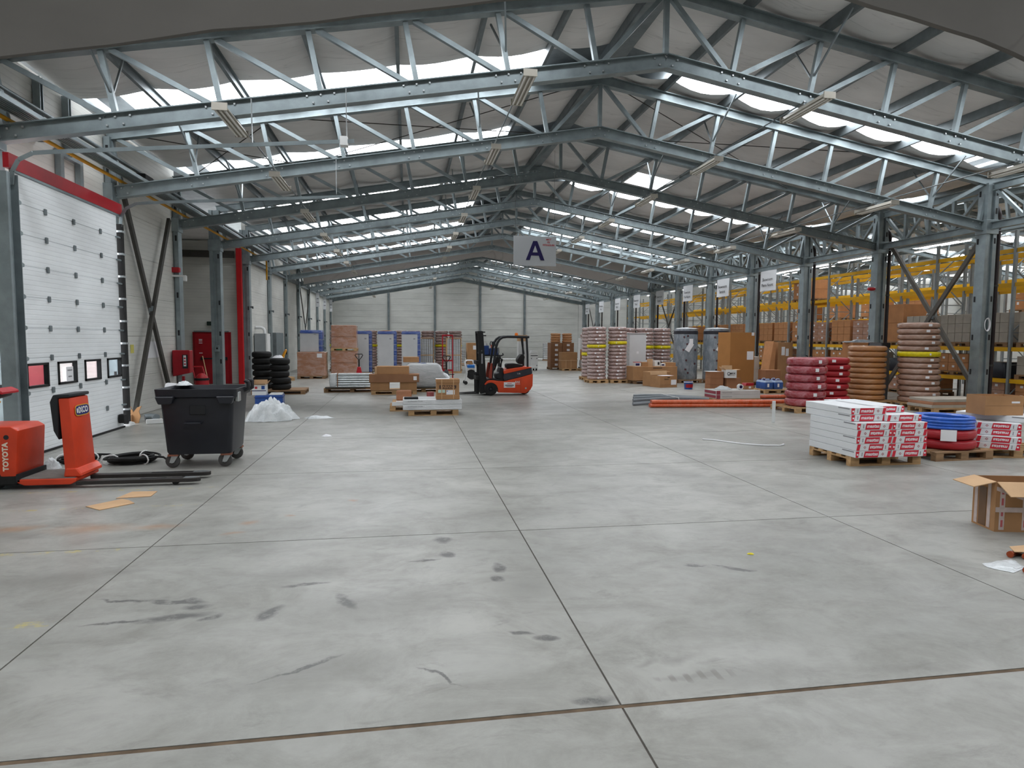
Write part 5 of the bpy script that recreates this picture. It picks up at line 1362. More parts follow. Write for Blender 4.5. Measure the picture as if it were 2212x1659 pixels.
MB().box(-.6, .6, -.4, .4, .82, .9).build('shelf_board', ink, t); MB().box(-.55, -.1, -.35, .3, .9, 1.45).build('crate', blue, t, bevel=.02); MB().box(-.05, .45, -.35, .3, .9, 1.3).build('crate', blue, t, bevel=.02)
for x in (-.55, .55): MB().box(x - .03, x + .03, -.35, .35, 0, .82).build('leg', ink, t)
MB().box(.05, .2, -.2, .0, 1.3, 1.5).build('bottle', orange, t); MB().box(-.3, -.15, -.2, 0, 1.45, 1.6).build('bottle', white, t)
t = thing('white_machine', 'white wheeled floor standing machine right of the forklift', 'machine', (7.38, 37.1, 0))
MB().box(-.22, .24, -.3, .3, .12, 1.0).build('casing', white, t, bevel=.04, seg=2); MB().prism([(-.22, 1.0), (.24, 1.0), (.2, 1.14), (-.14, 1.2)], 'y', -.3, .3).build('hood', white, t, bevel=.02)
MB().box(-.2, .22, -.31, -.3, .86, .90).build('vent_slot', ink, t)
for x, z in ((-.16, .72), (.17, .72), (.17, .3)): MB().box(x - .02, x + .02, -.31, -.3, z - .03, z + .03).build('latch', ink, t)
for x in (-.16, 0, .17): MB().lathe([(0, -.04), (.06, -.04), (.06, .04), (0, .04)], 12, c=(x, -.15, .06), axis='x').build('caster', black, t, smooth=.7)
carton(6.98, 38.6, 0, .55, .55, 1.72, 0, 'tall white carton behind the white machine', white, taped=False)
carton(6.98, 38.6, 1.722, .55, .55, .38, 0, 'pale brown box on the tall white carton behind the forklift', cardl, taped=False)

# ------------------------------------------------------------------ right-hand rear goods
t = thing('bag_stack', 'small distant stack of white wrapped bundles near the far wall', 'bundles', (11.7, 53.4, 0))
MB().box(-.22, .22, -.3, .3, 0, .1).build('skid', woodo, t)
for k in range(9): loft([ringrect(.19, .25, .05, .1 + k * .155), ringrect(.215, .28, .05, .17 + k * .155), ringrect(.19, .25, .05, .25 + k * .155)], True, True).build('bundle', wrap_grey, t, smooth=.8)
pallet(9.35, 38.35, 0, 'pallet under the distant load of labelled brown cartons', 1.5, 1.0, woodo)
grp = 'labelled cartons of the distant right load'
for k in range(5):
    for j in range(2):
        carton(8.98 + j * .74, 38.3, .144 + k * .3, .72, .9, .295, 0, 'labelled carton of the distant right load, layer %s, %s side' % (ORD[k], 'left' if j == 0 else 'right'), cardd, grp, False, (('F', 0, .16, .18, .12),))
for k in range(4):
    for j in range(2):
        coil_stack(9.02 + j * .72, 38.3, 1.646 + k * .145, .31, .145, 1, 18, coil_orange, 'orange coil on the distant cartons, %s pile, layer %s' % ('left' if j == 0 else 'right', ORD[k]), 'orange coils on the distant cartons')
pallet(9.5, 36.85, 0, 'pallet below the distant crate of strapped cartons', 1.0, .8, wood)
t = thing('strapped_crate', 'distant brown carton strapped in a wooden crate on a pallet', 'crate', (9.45, 36.85, .144)); MB().box(-.48, .48, -.35, .35, 0, .95).build('body', card, t, bevel=.01)
for x in (-.2, .1): MB().box(x - .015, x + .015, -.36, .36, 0, .5).build('strap', cardl, t)
MB().box(-.5, .5, -.37, .37, .44, .48).build('batten', cardl, t)
pallet(10.45, 36.2, 0, 'pallet below the distant white sack with a box on top', .9, .8, wood, z=.0)
loft([ringrect(.36, .3, .08, 0), ringrect(.42, .36, .1, .25), ringrect(.4, .34, .1, .5)], True, True).build('white_sack', wrap_grey, None, smooth=.8, loc=(10.45, 36.2, .144)); tag(bpy.data.objects['white_sack'], 'distant bulging white sack on a pallet before the coil stacks', 'sack')
carton(10.45, 36.2, .65, .7, .6, .62, 0, 'distant brown box with pale label on the white sack', card, taped=False, labels=(('F', 0, .5, .5, .16),))
t = thing('white_cabinet', 'distant tall white cabinet beside the pink coil stacks', 'cabinet', (11.2, 39.2, 0)); MB().box(-.42, .42, -.3, .3, .1, 1.9).build('casing', white, t, bevel=.02); MB().box(-.4, .4, -.28, .28, 0, .1).build('plinth', ink, t)
coil_stack(11.2, 39.2, 1.9, .36, .15, 2, 20, coil_pink, 'pink pipe coil lying on the distant white cabinet', 'coils on the white cabinet')
rs = ((8.1, 26.6, 15, 'front left stack of the right group', 5, 9), (9.02, 26.55, 15, 'front right stack of the right group', 5, 10), (8.38, 28.5, 14, 'rear left stack of the right group', 5, 6), (10.2, 28.7, 14, 'behind the white panel, first', 5, 8), (11.05, 28.6, 14, 'behind the white panel, second', 5, 8), (11.95, 28.7, 14, 'behind the grey tank', 5, 8))
for x, y, n, nm, rg, bd in rs:
    pallet(x, y, 0, 'pallet below the pink pipe coils, %s' % nm, .84, .84, wood)
    coil_stack(x, y, .144, .415, 2.27 / n, n, 26, coil_pink, 'wrapped pink coil, %s' % nm, 'pink pipe coils right of the forklift', rings=2, band=bd, patch=True)
pallet(10.2, 27.35, 0, 'pallet under the upright white panel pack', .9, .5, woodo)
t = thing('white_panel_pack', 'upright plain white wrapped panel pack before the pink coils', 'panels', (10.2, 27.35, .144)); MB().box(-.40, .40, -.12, .12, 0, 1.98).build('panels', mat('wrapped_white', 'cfd1d3', .4, 0, .05, 2, .1, 6), t, bevel=.02); MB().box(-.05, .05, -.125, -.12, 1.1, 1.2).build('label', paper, t)
MB().box(-.44, -.40, -.14, .14, 0, 2.0).box(-.44, .44, -.14, .14, 1.98, 2.02).build('edge_trim', wrap_grey, t)
def tank(x, y, r, label, tilt):
    pallet(x, y, 0, 'small pallet below ' + label[:28].split(' with')[0] + (' on the left' if tilt > 0 else ' on the right'), 1.1, 1.1, woodo)
    t = thing('buffer_tank', label, 'tank', (x, y, .144))
    MB().lathe([(0, 0), (r * .96, 0), (r, .04), (r * 1.005, .6), (r, 1.2), (r * .985, 2.08), (r * .93, 2.2), (0, 2.23)], 32).build('insulated_shell', wrap_tank, t, smooth=.7)
    MB().lathe([(r * .985, 1.98), (r * 1.005, 2.0), (r * .99, 2.12), (r * .95, 2.14)], 32, ring=True).build('top_band', slate, t, smooth=.7)
    for i, (a, z) in enumerate(((-.55, 1.85), (-.25, 1.9), (-.3, 1.55), (-.6, 1.3), (-.35, .85), (-.4, .45), (.45, 1.3), (.42, .7), (-.2, .3))):
        aa = -PI / 2 + a * tilt
        MB().lathe([(0, 0), (.045, 0), (.04, .03), (0, .03)], 12, axis='z').move(Matrix.Translation((r * 1.0 * math.cos(aa), r * 1.0 * math.sin(aa), z)) @ Matrix.Rotation(aa, 4, 'Z') @ Matrix.Rotation(PI / 2, 4, 'Y')).build('port_cap', mat('port_dark', '4f2f35', .5, 0, .1, 4), t)
    for a, z, s, rr in ((-.12 * tilt, 1.42, .2, .55), (.02, 1.62, .16, 0.0)):
        aa = -PI / 2 + a
        M = Matrix.Translation(((r + .012) * math.cos(aa), (r + .012) * math.sin(aa), z)) @ Matrix.Rotation(aa + PI / 2, 4, 'Z') @ Matrix.Rotation(rr, 4, 'Y')
        MB().box(-s * .55, s * .55, -.003, .003, -s, s).move(M).build('paper_label', paper, t)
    crumple('film_crown', '', None, 0, 0, [(r, 0), (r * .7, r * .7), (0, r), (-r * .7, r * .7), (-r, 0), (-r * .7, -r * .7), (0, -r), (r * .7, -r * .7)], .07, bagfilm, 31, 2.21, 10, parent=t)
    return t
tank(12.12, 26.45, .52, 'left grey insulated buffer tank in clear film with paper labels', 1)
tank(13.32, 26.0, .54, 'right grey insulated buffer tank in clear film, partly behind tall carton', 1)
pallet(10.35, 26.0, .05, 'pallet under the long brown carton of small parts', 1.9, .8, woodo)
t = thing('long_carton', 'long low brown carton holding small parts boxes on top', 'box', (10.35, 25.9, .144), .03); MB().box(-1.0, 1.0, -.38, .38, 0, .60).build('body', card, t, bevel=.01); MB().box(-.1, .3, -.384, -.38, .52, .55).build('printed_line', ink, t)
for i, (x, y, sx, sy, sz, m, nm) in enumerate(((9.62, 25.75, .26, .3, .16, white, 'white box with a red lid at the left end'), (9.95, 25.8, .28, .3, .18, card, 'brown box second from left'), (10.24, 25.85, .22, .1, .30, cardl, 'upright pale cardboard flap'), (10.52, 25.8, .24, .26, .24, white, 'white printed box'), (10.78, 25.8, .2, .26, .12, white, 'small blue and white box'), (11.10, 25.85, .46, .4, .16, card, 'flat brown box at the right end'))):
    o = carton(x, y, .745, sx, sy, sz, 0, '%s, on the long brown carton' % nm, m, None, False)
    if i in (0, 4): MB().box(-sx / 2 + .02, sx / 2 - .06, -sy / 2 - .003, -sy / 2, .03, sz - .03).build('printed_block', navy, o)
    if i == 0: MB().box(-sx / 2, sx / 2, -sy / 2, sy / 2, sz, sz + .02).build('lid', red, o)
    if i == 3: MB().box(.0, .08, -sy / 2 - .003, -sy / 2, .06, .18).build('printed_block', ink, o)
t = open_carton(10.08, 23.95, 0, .84, .62, .46, .28, 'brown carton with a raised back flap and a paper label on the floor', card, (None, None, None, 12), .17)
MB().box(.12, .38, -.316, -.31, .10, .30).build('label', paper, t); MB().box(-.40, .42, -.313, -.31, .10, .115).build('printed_line', tape, t)
text('FRAGILE', .06, ink, t, (-.1, -.314, .32), FRONT); MB().box(-.06, .06, -.314, -.31, .38, .41).build('printed_line', ink, t)
MB().box(-.15, .35, -.2, .2, .44, .455).build('inner_paper', paper, t)
carton(10.05, 24.62, 0, 1.0, .5, .58, .28, 'taller brown carton standing just behind the raised flap carton', card, None, False)
t = thing('blue_bucket', 'blue paint bucket with a dark red label on the floor', 'bucket', (10.58, 22.75, 0)); MB().lathe([(0, 0), (.15, 0), (.17, .26), (.175, .27), (.175, .29), (0, .29)], 22).build('bucket_body', blue, t, smooth=.6); MB().lathe([(.163, .07), (.166, .07), (.172, .2), (.168, .2)], 22, ring=True, a0=-2.6, a1=-.6).build('label', redd, t)
MB().lathe([(.17, .262), (.182, .264), (.182, .285), (.17, .288)], 22, ring=True).build('rim', white, t, smooth=.6)
pallet(12.55, 22.9, .2, 'pallet under the tall rusty brown carton', 1.2, .9, woodo)
carton(12.55, 22.85, .144, 1.12, .75, 2.03, .16, 'tallest plain brown carton, standing before the right grey tank', mat('ochre_card', 'a8743f', .85, 0, .08, 2), None, False, (('F', .36, 1.15, .30, .32), ('F', .46, 1.97, .12, .12)), ())
o = bpy.data.objects.new('tmp', None)
t = thing('carton_print', 'x', 'x'); bpy.data.objects.remove(t)
for k in range(3): carton(11.22 + R.uniform(-.01, .01), 21.95, .0 + .24 * k, .52, .4, .236, 0, 'brown carton of the stack of three before the tallest carton, %s' % ('bottom', 'middle', 'top')[k], mat('rust_card', '9c6c4c', .85, 0, .1, 3), 'stack of three brown cartons', False)
o = MB().box(-.28, .2, -.2, .2, 0, .008).build('white_sheet', paper, None, loc=(11.18, 21.95, .720)); tag(o, 'white sheet lying on the stack of three brown cartons', 'paper')
carton(11.86, 21.9, 0, .56, .42, .49, 0, 'brown carton under the small open white box', MATS['rust_card'], None, False)
t = open_carton(11.72, 21.8, .493, .42, .34, .29, 0, 'small open white box with wing flaps and printed logo', white, (48, 85, None, 5), .16, white)
m = MB().lathe([(.045, 0), (.065, 0), (.065, .003), (.045, .003)], 6, ring=True, c=(-.10, -.1735, .16), axis='y').build('printed_logo', ink, t)
text('MVX', .10, ink, t, (.05, -.1735, .16), FRONT, bold=.003, shear=.2); MB().box(-.15, .14, -.1735, -.17, .09, .10).build('printed_line', ink, t)
pallet(14.2, 24.85, 0, 'pallet below the two stacked white cartons', .8, .8, woodo)
for k in range(2): carton(14.2, 24.85, .144 + .53 * k, .70, .6, .525, 0, '%s white carton of the two beside the leaning brown cartons' % ('lower', 'upper')[k], mat('offwhite_card', 'c9c5bf', .8, 0, .06, 3), 'two stacked white cartons', False)
carton(14.98, 23.9, 0, .8, .75, 1.80, .25, 'tall brown carton with torn white and red labels behind the red coils', card, None, False, (('F', -.12, 1.45, .18, .34), ('F', .1, 1.4, .16, .3)), ())
t = thing('leaning_carton', 'brown carton panel leaning against the tall labelled carton', 'cardboard', (14.36, 23.5, 0), 0); MB().prism([(-.30, 0), (.02, 0), (.10, 1.75), (-.02, 1.85), (-.12, 1.2)], 'y', -.3, .3).build('panel', cardr, t, bevel=.01)
t = thing('black_case', 'narrow upright black case standing behind the tallest carton', 'case', (14.05, 25.62, 0)); MB().box(-.16, .16, -.2, .2, 0, 1.55).build('body', black, t, bevel=.02); MB().box(-.03, .05, -.204, -.2, 1.1, 1.28).build('label', paper, t)
t = thing('white_post_pack', 'slim white wrapped post standing by the black case', 'wrapped post', (14.6, 25.9, 0)); loft([ringrect(.16, .14, .05, 0), ringrect(.17, .15, .05, 1.7), ringrect(.08, .07, .03, 1.98)], True, True).build('wrapping', wrap_grey, t, smooth=.7)
# blue canisters with a carton on top
pallet(12.95, 20.95, .05, 'old pallet under the blue canisters', 1.1, .8, wood)
def canister(x, y, label):
    t = thing('canister', label, 'canister', (x, y, .144), .1)
    loft([ringrect(.17, .14, .04, 0), ringrect(.185, .15, .05, .05), ringrect(.185, .15, .05, .24), ringrect(.15, .12, .05, .31), ringrect(.06, .06, .03, .32)], True, True).build('canister_body', mat('antifreeze_blue', '3a5c9c', .25, 0, .12, 4), t, smooth=.7)
    loft([ringrect(.183, .148, .05, .245), ringrect(.152, .122, .05, .313)], False, False).build('clear_shoulder', mat('milky_plastic', 'a9b9d0', .3, 0, .06, 4), t, smooth=.7)
    MB().lathe([(0, .31), (.03, .31), (.03, .35), (0, .35)], 12, c=(-.1, 0, 0)).build('cap', navy, t); MB().tube([(-.04, 0, .30), (0, 0, .36), (.1, 0, .36), (.13, 0, .31)], .018, 6).build('handle', MATS['milky_plastic'], t, smooth=.8)
    MB().box(-.07, .0, -.156, -.15, .08, .2).build('label', paper, t)
for i, (x, y) in enumerate(((12.66, 20.85), (13.05, 20.85), (12.7, 21.18), (13.08, 21.18))): canister(x, y, 'blue antifreeze canister on the old pallet, %s' % ('front left', 'front right', 'rear left', 'rear right')[i])
t = carton(13.4, 21.9, 0, .62, .5, .78, 0, 'brown carton standing behind the blue canisters', MATS['rust_card'], None, False)
# pipes on the floor
t = thing('grey_pipe_bundle', 'strapped bundle of bent grey plastic pipes on the floor', 'pipes', (7.9, 18.3, 0))
gp = mat('grey_pipe', '8b9196', .4, 0, .1, 3)
for k in range(9):
    a = k / 8; y0 = -1.05 + 1.85 * a; x0 = -1.55 + .70 * a; zz = .044 + (.088 if k % 3 == 1 else 0)
    y1 = -.75 + .42 * a
    MB().tube([(x0 + (x1 - x0) * f, y0 + (y1 - y0) * (f * f * (3 - 2 * f)) + .10 * math.sin(PI * f), zz + .03 * math.sin(PI * f)) for x1 in (.94,) for f in (0, .2, .4, .6, .8, 1)], .043, 10).build('pipe', gp, t, smooth=.8)
MB().tube([(-.1, -.95, .02), (-.1, -.9, .20), (-.1, .36, .20), (-.1, .42, .02)], .012, 6).build('strap', white, t)
t = thing('orange_pipe_bundle', 'long bundle of orange plastic pipes lying before the long white pallet', 'pipes', (8.65, 16.75, 0))
op = film_mat('film_over_orange', 'd4592a', 'e8a58a', .35, (4, 2, 2), .25)
for k in range(4): MB().tube([(-2.0 + .02 * k, -.09 + (k % 2) * .115 + .045, .055 + (k // 2) * .1), (2.6, -.30 + (k % 2) * .115 - .10, .055 + (k // 2) * .1)], .055, 10).build('pipe', op, t, smooth=.8)
t = thing('orange_pipe_bundle', 'second bundle of orange pipes behind the long white pallet', 'pipes', (11.6, 18.9, 0))
for k in range(3): MB().tube([(-1.9, -.1 + .12 * k, .055), (1.6, -.1 + .12 * k, .055)], .055, 10).build('pipe', op, t, smooth=.8)
pallet(9.7, 17.9, 0, 'pallet under the long white red-printed boxes', 1.5, .9, wood)
for k in range(2):
    t = thing('long_white_box', 'long white box with red printed end on the low pallet, %s of two' % ('lower', 'upper')[k], 'box', (9.72, 17.85, .144 + .125 * k), .02)
    MB().box(-.72, .70, -.38, .38, 0, .122).build('body', mat('white_card', 'd9d8d4', .7, 0, .05, 3), t, bevel=.006)
    MB().box(-.724, -.72, -.34, .34, .02, .10).build('end_print', mat('faded_print_red', 'a84a58', .6, 0, .1, 4), t); MB().box(-.721, -.60, -.384, -.38, .005, .117).build('corner_print', MATS['faded_print_red'], t)
    text('ISOLATION', .05, greyink, t, (-.38, -.383, .06), FRONT, sx=1.2)
crumple('fitting_bag', 'clear bag of white fittings on the long white boxes', 'bag', 9.4, 17.85, [(.3, 0), (.12, .16), (-.14, .16), (-.3, 0), (-.14, -.16), (.14, -.16)], .12, bagfilm, 41, .396, 14)
t = thing('tape_roll', 'white tape roll standing on the long white boxes', 'roll', (9.90, 17.72, .396)); MB().lathe([(.03, -.05), (.085, -.05), (.085, .05), (.03, .05)], 18, ring=True, c=(0, 0, .086), axis='y').build('roll_body', white, t, smooth=.6); MB().lathe([(.02, -.052), (.05, -.052), (.05, .052), (.02, .052)], 14, ring=True, c=(0, 0, .086), axis='y').build('core', navy, t)
t = thing('red_tray', 'small open brown tray with red fittings on the long boxes', 'box', (10.22, 17.88, .396), .1); MB().box(-.14, .14, -.12, .12, 0, .11).build('body', card, t); MB().prism([(-.14, .11), (.14, .11), (.17, .19), (-.10, .19)], 'y', -.11, .11).build('red_lid', red, t); MB().box(-.03, .05, -.124, -.12, .03, .09).build('label', paper, t)
o = MB().box(-.04, .04, -.01, .01, 0, .5).build('white_stub_post', mat('post_white', 'd6d8d8', .6, 0, .04, 3), None, bevel=.004, loc=(8.31, 13.35, 0)); tag(o, 'short white upright strip standing alone on the open floor', 'post')
t = thing('floor_string', 'thin white plastic strap curling across the open floor', 'strap'); t.location = (6.1, 10.7, 0)
MB().tube([(-.58, .50, .012), (-.42, .40, .012), (-.1, -.10, .012), (.2, -.30, .012), (.48, -.36, .012), (.60, -.30, .02), (.62, -.24, .012)], .012, 5).build('strap_run', paper, t)

# ------------------------------------------------------------------ coil stacks in front of the racking
pallet(10.50, 15.5, .06, 'pine pallet under the film-wrapped red coils', 1.2, 1.1, wood, True)
coil_stack(10.56, 15.5, .144, .515, .216, 6, 30, coil_red, 'frosted film-wrapped red pipe coil, leftmost red stack', 'film-wrapped red coils', rings=3, patch=True, jit=.02)
pallet(11.95, 16.5, 0, 'pallet under the bare red coils', 1.2, 1.1, wood)
coil_stack(11.95, 16.5, .144, .54, .181, 7, 30, coil_redp, 'bare dark red pipe coil, second red stack', 'bare red pipe coils', rings=3, patch=True, jit=.03)
pallet(13.55, 17.0, 0, 'pallet under the orange pipe coils', 1.1, 1.1, wood)
coil_stack(13.55, 17.0, .144, .525, .160, 10, 30, coil_orange, 'printed orange pipe coil in the orange stack', 'orange pipe coils', rings=2, jit=.012)
t = thing('grey_panel_roll', 'grey wrapped panel standing between the orange and tan coils', 'panel', (14.35, 17.5, 0)); loft([ringrect(.14, .3, .05, 0), ringrect(.16, .32, .06, .9), ringrect(.13, .3, .05, 1.82)], True, True).build('panel_body', mat('felt_grey', '66696d', .8, 0, .1, 3), t, smooth=.7); MB().box(-.13, .13, -.315, .3, 1.68, 1.83).build('dark_cap', ink, t)
crumple('plastic_cover', 'loose grey plastic sheet draped behind the orange coils', 'plastic film', 14.2, 18.2, [(.6, 0), (.3, .2), (-.2, .22), (-.6, .05), (-.3, -.2), (.3, -.2)], .10, wrap_tank, 44, 1.83, 12)
t = thing('support_stack', 'brown carton stack holding up the grey plastic sheet', 'box', (14.3, 18.2, 0)); MB().box(-.5, .5, -.25, .25, 0, 1.83).build('body', cardr, t, bevel=.01)
pallet(14.55, 16.1, 0, 'pallet under the tall leaning tan coils', 1.1, 1.1, wood)
coil_stack(14.55, 16.1, .144, .53, .162, 14, 32, coil_tan, 'film-wrapped tan pipe coil of the tall leaning stack', 'tall leaning tan coils', rings=2, band=8, patch=True, lean=(-.12, 0), jit=.014)

# printed white boxes
wcard = mat('printed_box_white', 'dcdee0', .55, 0, .03, 3)
def make_printed_box():
    t = thing('printed_box', 'x', 'box')
    MB().box(-.296, .296, -.56, .56, -.051, .051).build('body', wcard, t, bevel=.004)
    yy = -.562
    def pr(x0, x1, k0, k1, m, nm, y=yy, z0=-.046, z1=.046): MB().prism([(x0, z0), (x1, z0), (x1 + k1, z1), (x0 + k0, z1)], 'y', y, y + .003).build(nm, m, t)
    pr(-.296, -.255, 0, .018, print_red, 'red_corner'); pr(-.165, .075, .02, .02, print_red, 'red_panel'); pr(.225, .275, .02, .02, print_red, 'red_corner')
    MB().lathe([(0, 0), (.014, 0), (.014, .003), (0, .003)], 10, c=(-.268, yy - .002, -.002), axis='y').build('white_dot', paper, t)
    text('mastas', .072, paper, t, (-.035, yy - .001, .004), FRONT, bold=.0018, shear=.15, sx=1.05)
    pr(-.20, -.188, .004, .004, greyink, 'printed_code', yy, -.026, .03)
    MB().lathe([(.011, 0), (.022, 0), (.022, .003), (.011, .003)], 4, ring=True, c=(.155, yy, 0), axis='y').build('printed_logo', mat('logo_rose', 'b06a70', .6, 0, .05, 5), t)
    MB().box(-.298, -.295, -.52, -.26, .022, .040).build('side_print', greyink, t)
    return t
pbx = make_printed_box(); pfirst = True
def pbox(x, y, z, rz, flip, label, group):
    global pfirst
    rot = (0, PI if flip else 0, rz)
    if pfirst:
        pbx.location = (x, y, z); pbx.rotation_euler = rot; pbx['label'] = label; pbx['group'] = group; pfirst = False
    else: dup(pbx, (x, y, z), None, label, group, rot)
pallet(7.2, 9.02, 0, 'pine pallet under the large stack of red printed white boxes', 1.2, 1.0, wood, True)
LH = .1055
rowsL = (0, 1, 0, 1, 0, 0, 0); rowsR = (1, 0, 1, 0, 0, 1, 1)
for k in range(7):
    for side, fl in ((0, rowsL[k]), (1, rowsR[k])):
        x = 6.90 + .60 * side; y = 8.98
        if k >= 5: x += (.02 if side == 0 else -.02 if k == 5 else -.10); y += (.16 if side == 0 else .10 if k == 5 else .36)
        lab = 'red printed white box, big stack, %s column, %s layer from floor%s' % ('left' if side == 0 else 'right', ORD[k], ', upside down' if fl else '')
        pbox(x + R.uniform(-.004, .004), y, .144 + LH * (k + .5), 0, fl, lab, 'printed boxes of the big stack')
# blue coil over red coils
pallet(8.74, 9.15, .05, 'low pallet under the two red coils topped by a blue coil', 1.1, .9, woodo, True)
coil_stack(8.80, 9.2, .144, .475, .165, 2, 34, coil_redp, 'red pipe coil below the bright blue coil', 'red coils below the blue coil', rings=3, jit=.01)
t = thing('blue_pipe_coil', 'bright blue pipe coil lying on two red coils', 'pipe coil', (8.80, 9.2, .144 + .33), .1)
for k in range(4): MB().tube([((.43 - .01 * (k % 2)) * math.cos(a), (.43 - .01 * (k % 2)) * math.sin(a), .026 + .048 * k) for a in [2 * PI * i / 36 for i in range(36)]], .026, 8, closed=True).build('turn', coil_blue, t, smooth=.9)
MB().tube([(.3 * math.cos(a), .3 * math.sin(a), .19 - .01 * a) for a in [2.0 + .25 * i for i in range(10)]], .024, 8).build('loose_end', coil_blue, t, smooth=.9)
MB().lathe([(.372, .01), (.395, .0), (.395, .18), (.372, .17)], 30, ring=True).build('inner_turns', coil_blue, t, smooth=.9)
o = MB().box(-.11, .11, -.003, .003, 0, .18).build('delivery_sheet', paper, None, loc=(8.53, 8.79, .30)); o.rotation_euler = (0, 0, -.5); tag(o, 'white paper sheet stuck on the red coils beside the printed boxes', 'paper')
# second stack of printed boxes
pallet(9.92, 9.25, -.2, 'pine pallet under the second smaller stack of printed boxes', 1.2, 1.0, wood, True)
for k in range(2): pbox(9.84 + .02 * k, 9.24, .144 + LH * (k + .5), -.72, 1, 'white box with red printed end, second stack, %s layer from the pallet' % ORD[k], 'printed boxes of the second stack')
for k in range(2): pbox(9.92, 9.32, .144 + LH * (k + 2.5), -.70, 1, 'white box with red printed end, second stack, %s layer from the pallet' % ORD[k + 2], 'printed boxes of the second stack')
pbox(10.02, 9.30, .144 + LH * 4.5, .42, 0, 'topmost white printed box of the second stack, turned across it', 'printed boxes of the second stack')
t = open_carton(9.80, 9.22, .144 + LH * 5 + .002, .66, .42, .32, -.12, 'open brown carton with a hand hole on the second printed box stack', card, (None, None, None, None), .1)
MB().box(.12, .26, -.214, -.208, .20, .23).build('hand_hole', paper, t); MB().box(-.33, .33, -.212, -.209, .155, .162).build('fold_line', tape, t)
pallet(14.3, 14.9, 0, 'pallet under the flat brown boards behind the blue coil', 1.5, .9, wood)
for k in range(3):
    o = MB().box(-.8, .8, -.42, .42, 0, .075).build('flat_board_box', cardg if k != 1 else MATS['red_brown_card'], None, bevel=.006, loc=(14.3 + .03 * k, 14.9, .144 + .077 * k)); tag(o, 'flat board carton on the low pallet behind the blue coil, %s' % ('bottom', 'middle', 'top')[k], 'box')
# big open carton and scraps at the right edge
t = open_carton(6.21, 5.44, 0, .80, .34, .50, -.22, 'big open brown carton bound with printed tape at right edge', card, (104, None, 118, None), .22)
for a, b in ((-.36, -.31), (-.14, -.09), (.16, .21)):
    MB().box(a, b, -.173, -.169, .02, .48).build('printed_tape', mat('printed_tape', 'c4b3ae', .3, 0, .12, 18), t)
    for k in range(4): MB().box(a + .015, b - .015, -.1745, -.173, .05 + .11 * k, .12 + .11 * k).build('tape_print', mat('tape_rose', 'b5585c', .5, 0, .1, 8), t)
MB().box(-.40, .40, -.1755, -.1745, .20, .25).build('printed_tape', MATS['printed_tape'], t)
for y0 in (-.10, .09): MB().box(-.4035, -.3995, y0, y0 + .045, .02, .48).build('printed_tape', MATS['printed_tape'], t)
MB().box(-.4035, -.3995, -.04, .07, .02, .42).build('brown_tape', mat('old_brown_tape', '6e4f35', .35, 0, .12, 5), t)
MB().prism([(-.40, .46), (-.40, .42), (-.1, .31), (.40, .31), (.40, .35), (-.08, .355)], 'y', -.178, -.1755).build('torn_tape', MATS['printed_tape'], t)
MB().lathe([(0, 0), (.03, 0), (.03, .002), (0, .002)], 10, c=(.05, -.175, .12), axis='y').build('printed_mark', redink, t); text('T', .09, ink, t, (.08, -.1765, .28), FRONT)
crumple('plastic_sleeve', 'clear printed plastic sleeve on the floor at the right edge', 'plastic film', 5.02, 4.48, [(.18, .16), (.04, .14), (-.16, .10), (-.22, .0), (-.1, -.12), (.12, -.04)], .03, bagfilm, 51, 0, 10)
for i, (x, y, z) in enumerate(((5.32, 4.72, 0), (5.40, 4.66, 0), (5.08, 4.38, 0), (5.16, 4.36, 0))):
    t = thing('copper_fitting', 'short copper fitting on the floor at right edge, %s from the carton' % ORD[i], 'fitting', (x, y, 0), .4 + i * .1); MB().tube([(-.09, 0, .024), (.11, 0, .024)], .023, 12).build('pipe_body', mat('copper', 'b4593a', .25, .8, .15, 6), t, smooth=.8); MB().lathe([(.0, -.01), (.028, -.01), (.028, .02), (0, .02)], 12, c=(-.09, 0, .024 + .004), axis='x').build('collar', MATS['copper'], t)
o = MB().prism([(-.14, -.05), (.2, -.12), (.22, .1), (-.05, .08)], 'z', 0.05, .056).build('card_flap', cardl, None, loc=(5.40, 4.72, 0)); tag(o, 'scrap of pale cardboard lying over the copper fittings', 'cardboard')
o = MB().prism([(-.10, -.05), (.2, -.1), (.2, .08), (-.02, .05)], 'z', 0.05, .056).build('card_flap', cardl, None, loc=(5.22, 4.42, 0)); tag(o, 'second scrap of pale cardboard at the right edge of the floor', 'cardboard')
crumple('yellow_wrapper', 'tiny yellow wrapper on the open floor', 'wrapper', 3.0, 5.1, [(.035, 0), (.01, .02), (-.02, .02), (-.035, 0), (-.01, -.02), (.02, -.02)], .015, yelt, 61, 0, 6)
carton(17.05, 16.9 - 3.3, 0, .8, .7, 1.15, 0, 'tall pale brown carton with a white sheet on it at the right edge', cardl, None, False)
o = MB().prism([(-.3, -.2), (.25, -.25), (.3, .2), (-.2, .25)], 'z', 0, .03).build('white_cover', paper, None, loc=(17.0, 13.6, 1.151)); tag(o, 'white sheet on the tall pale carton at the right edge', 'paper')

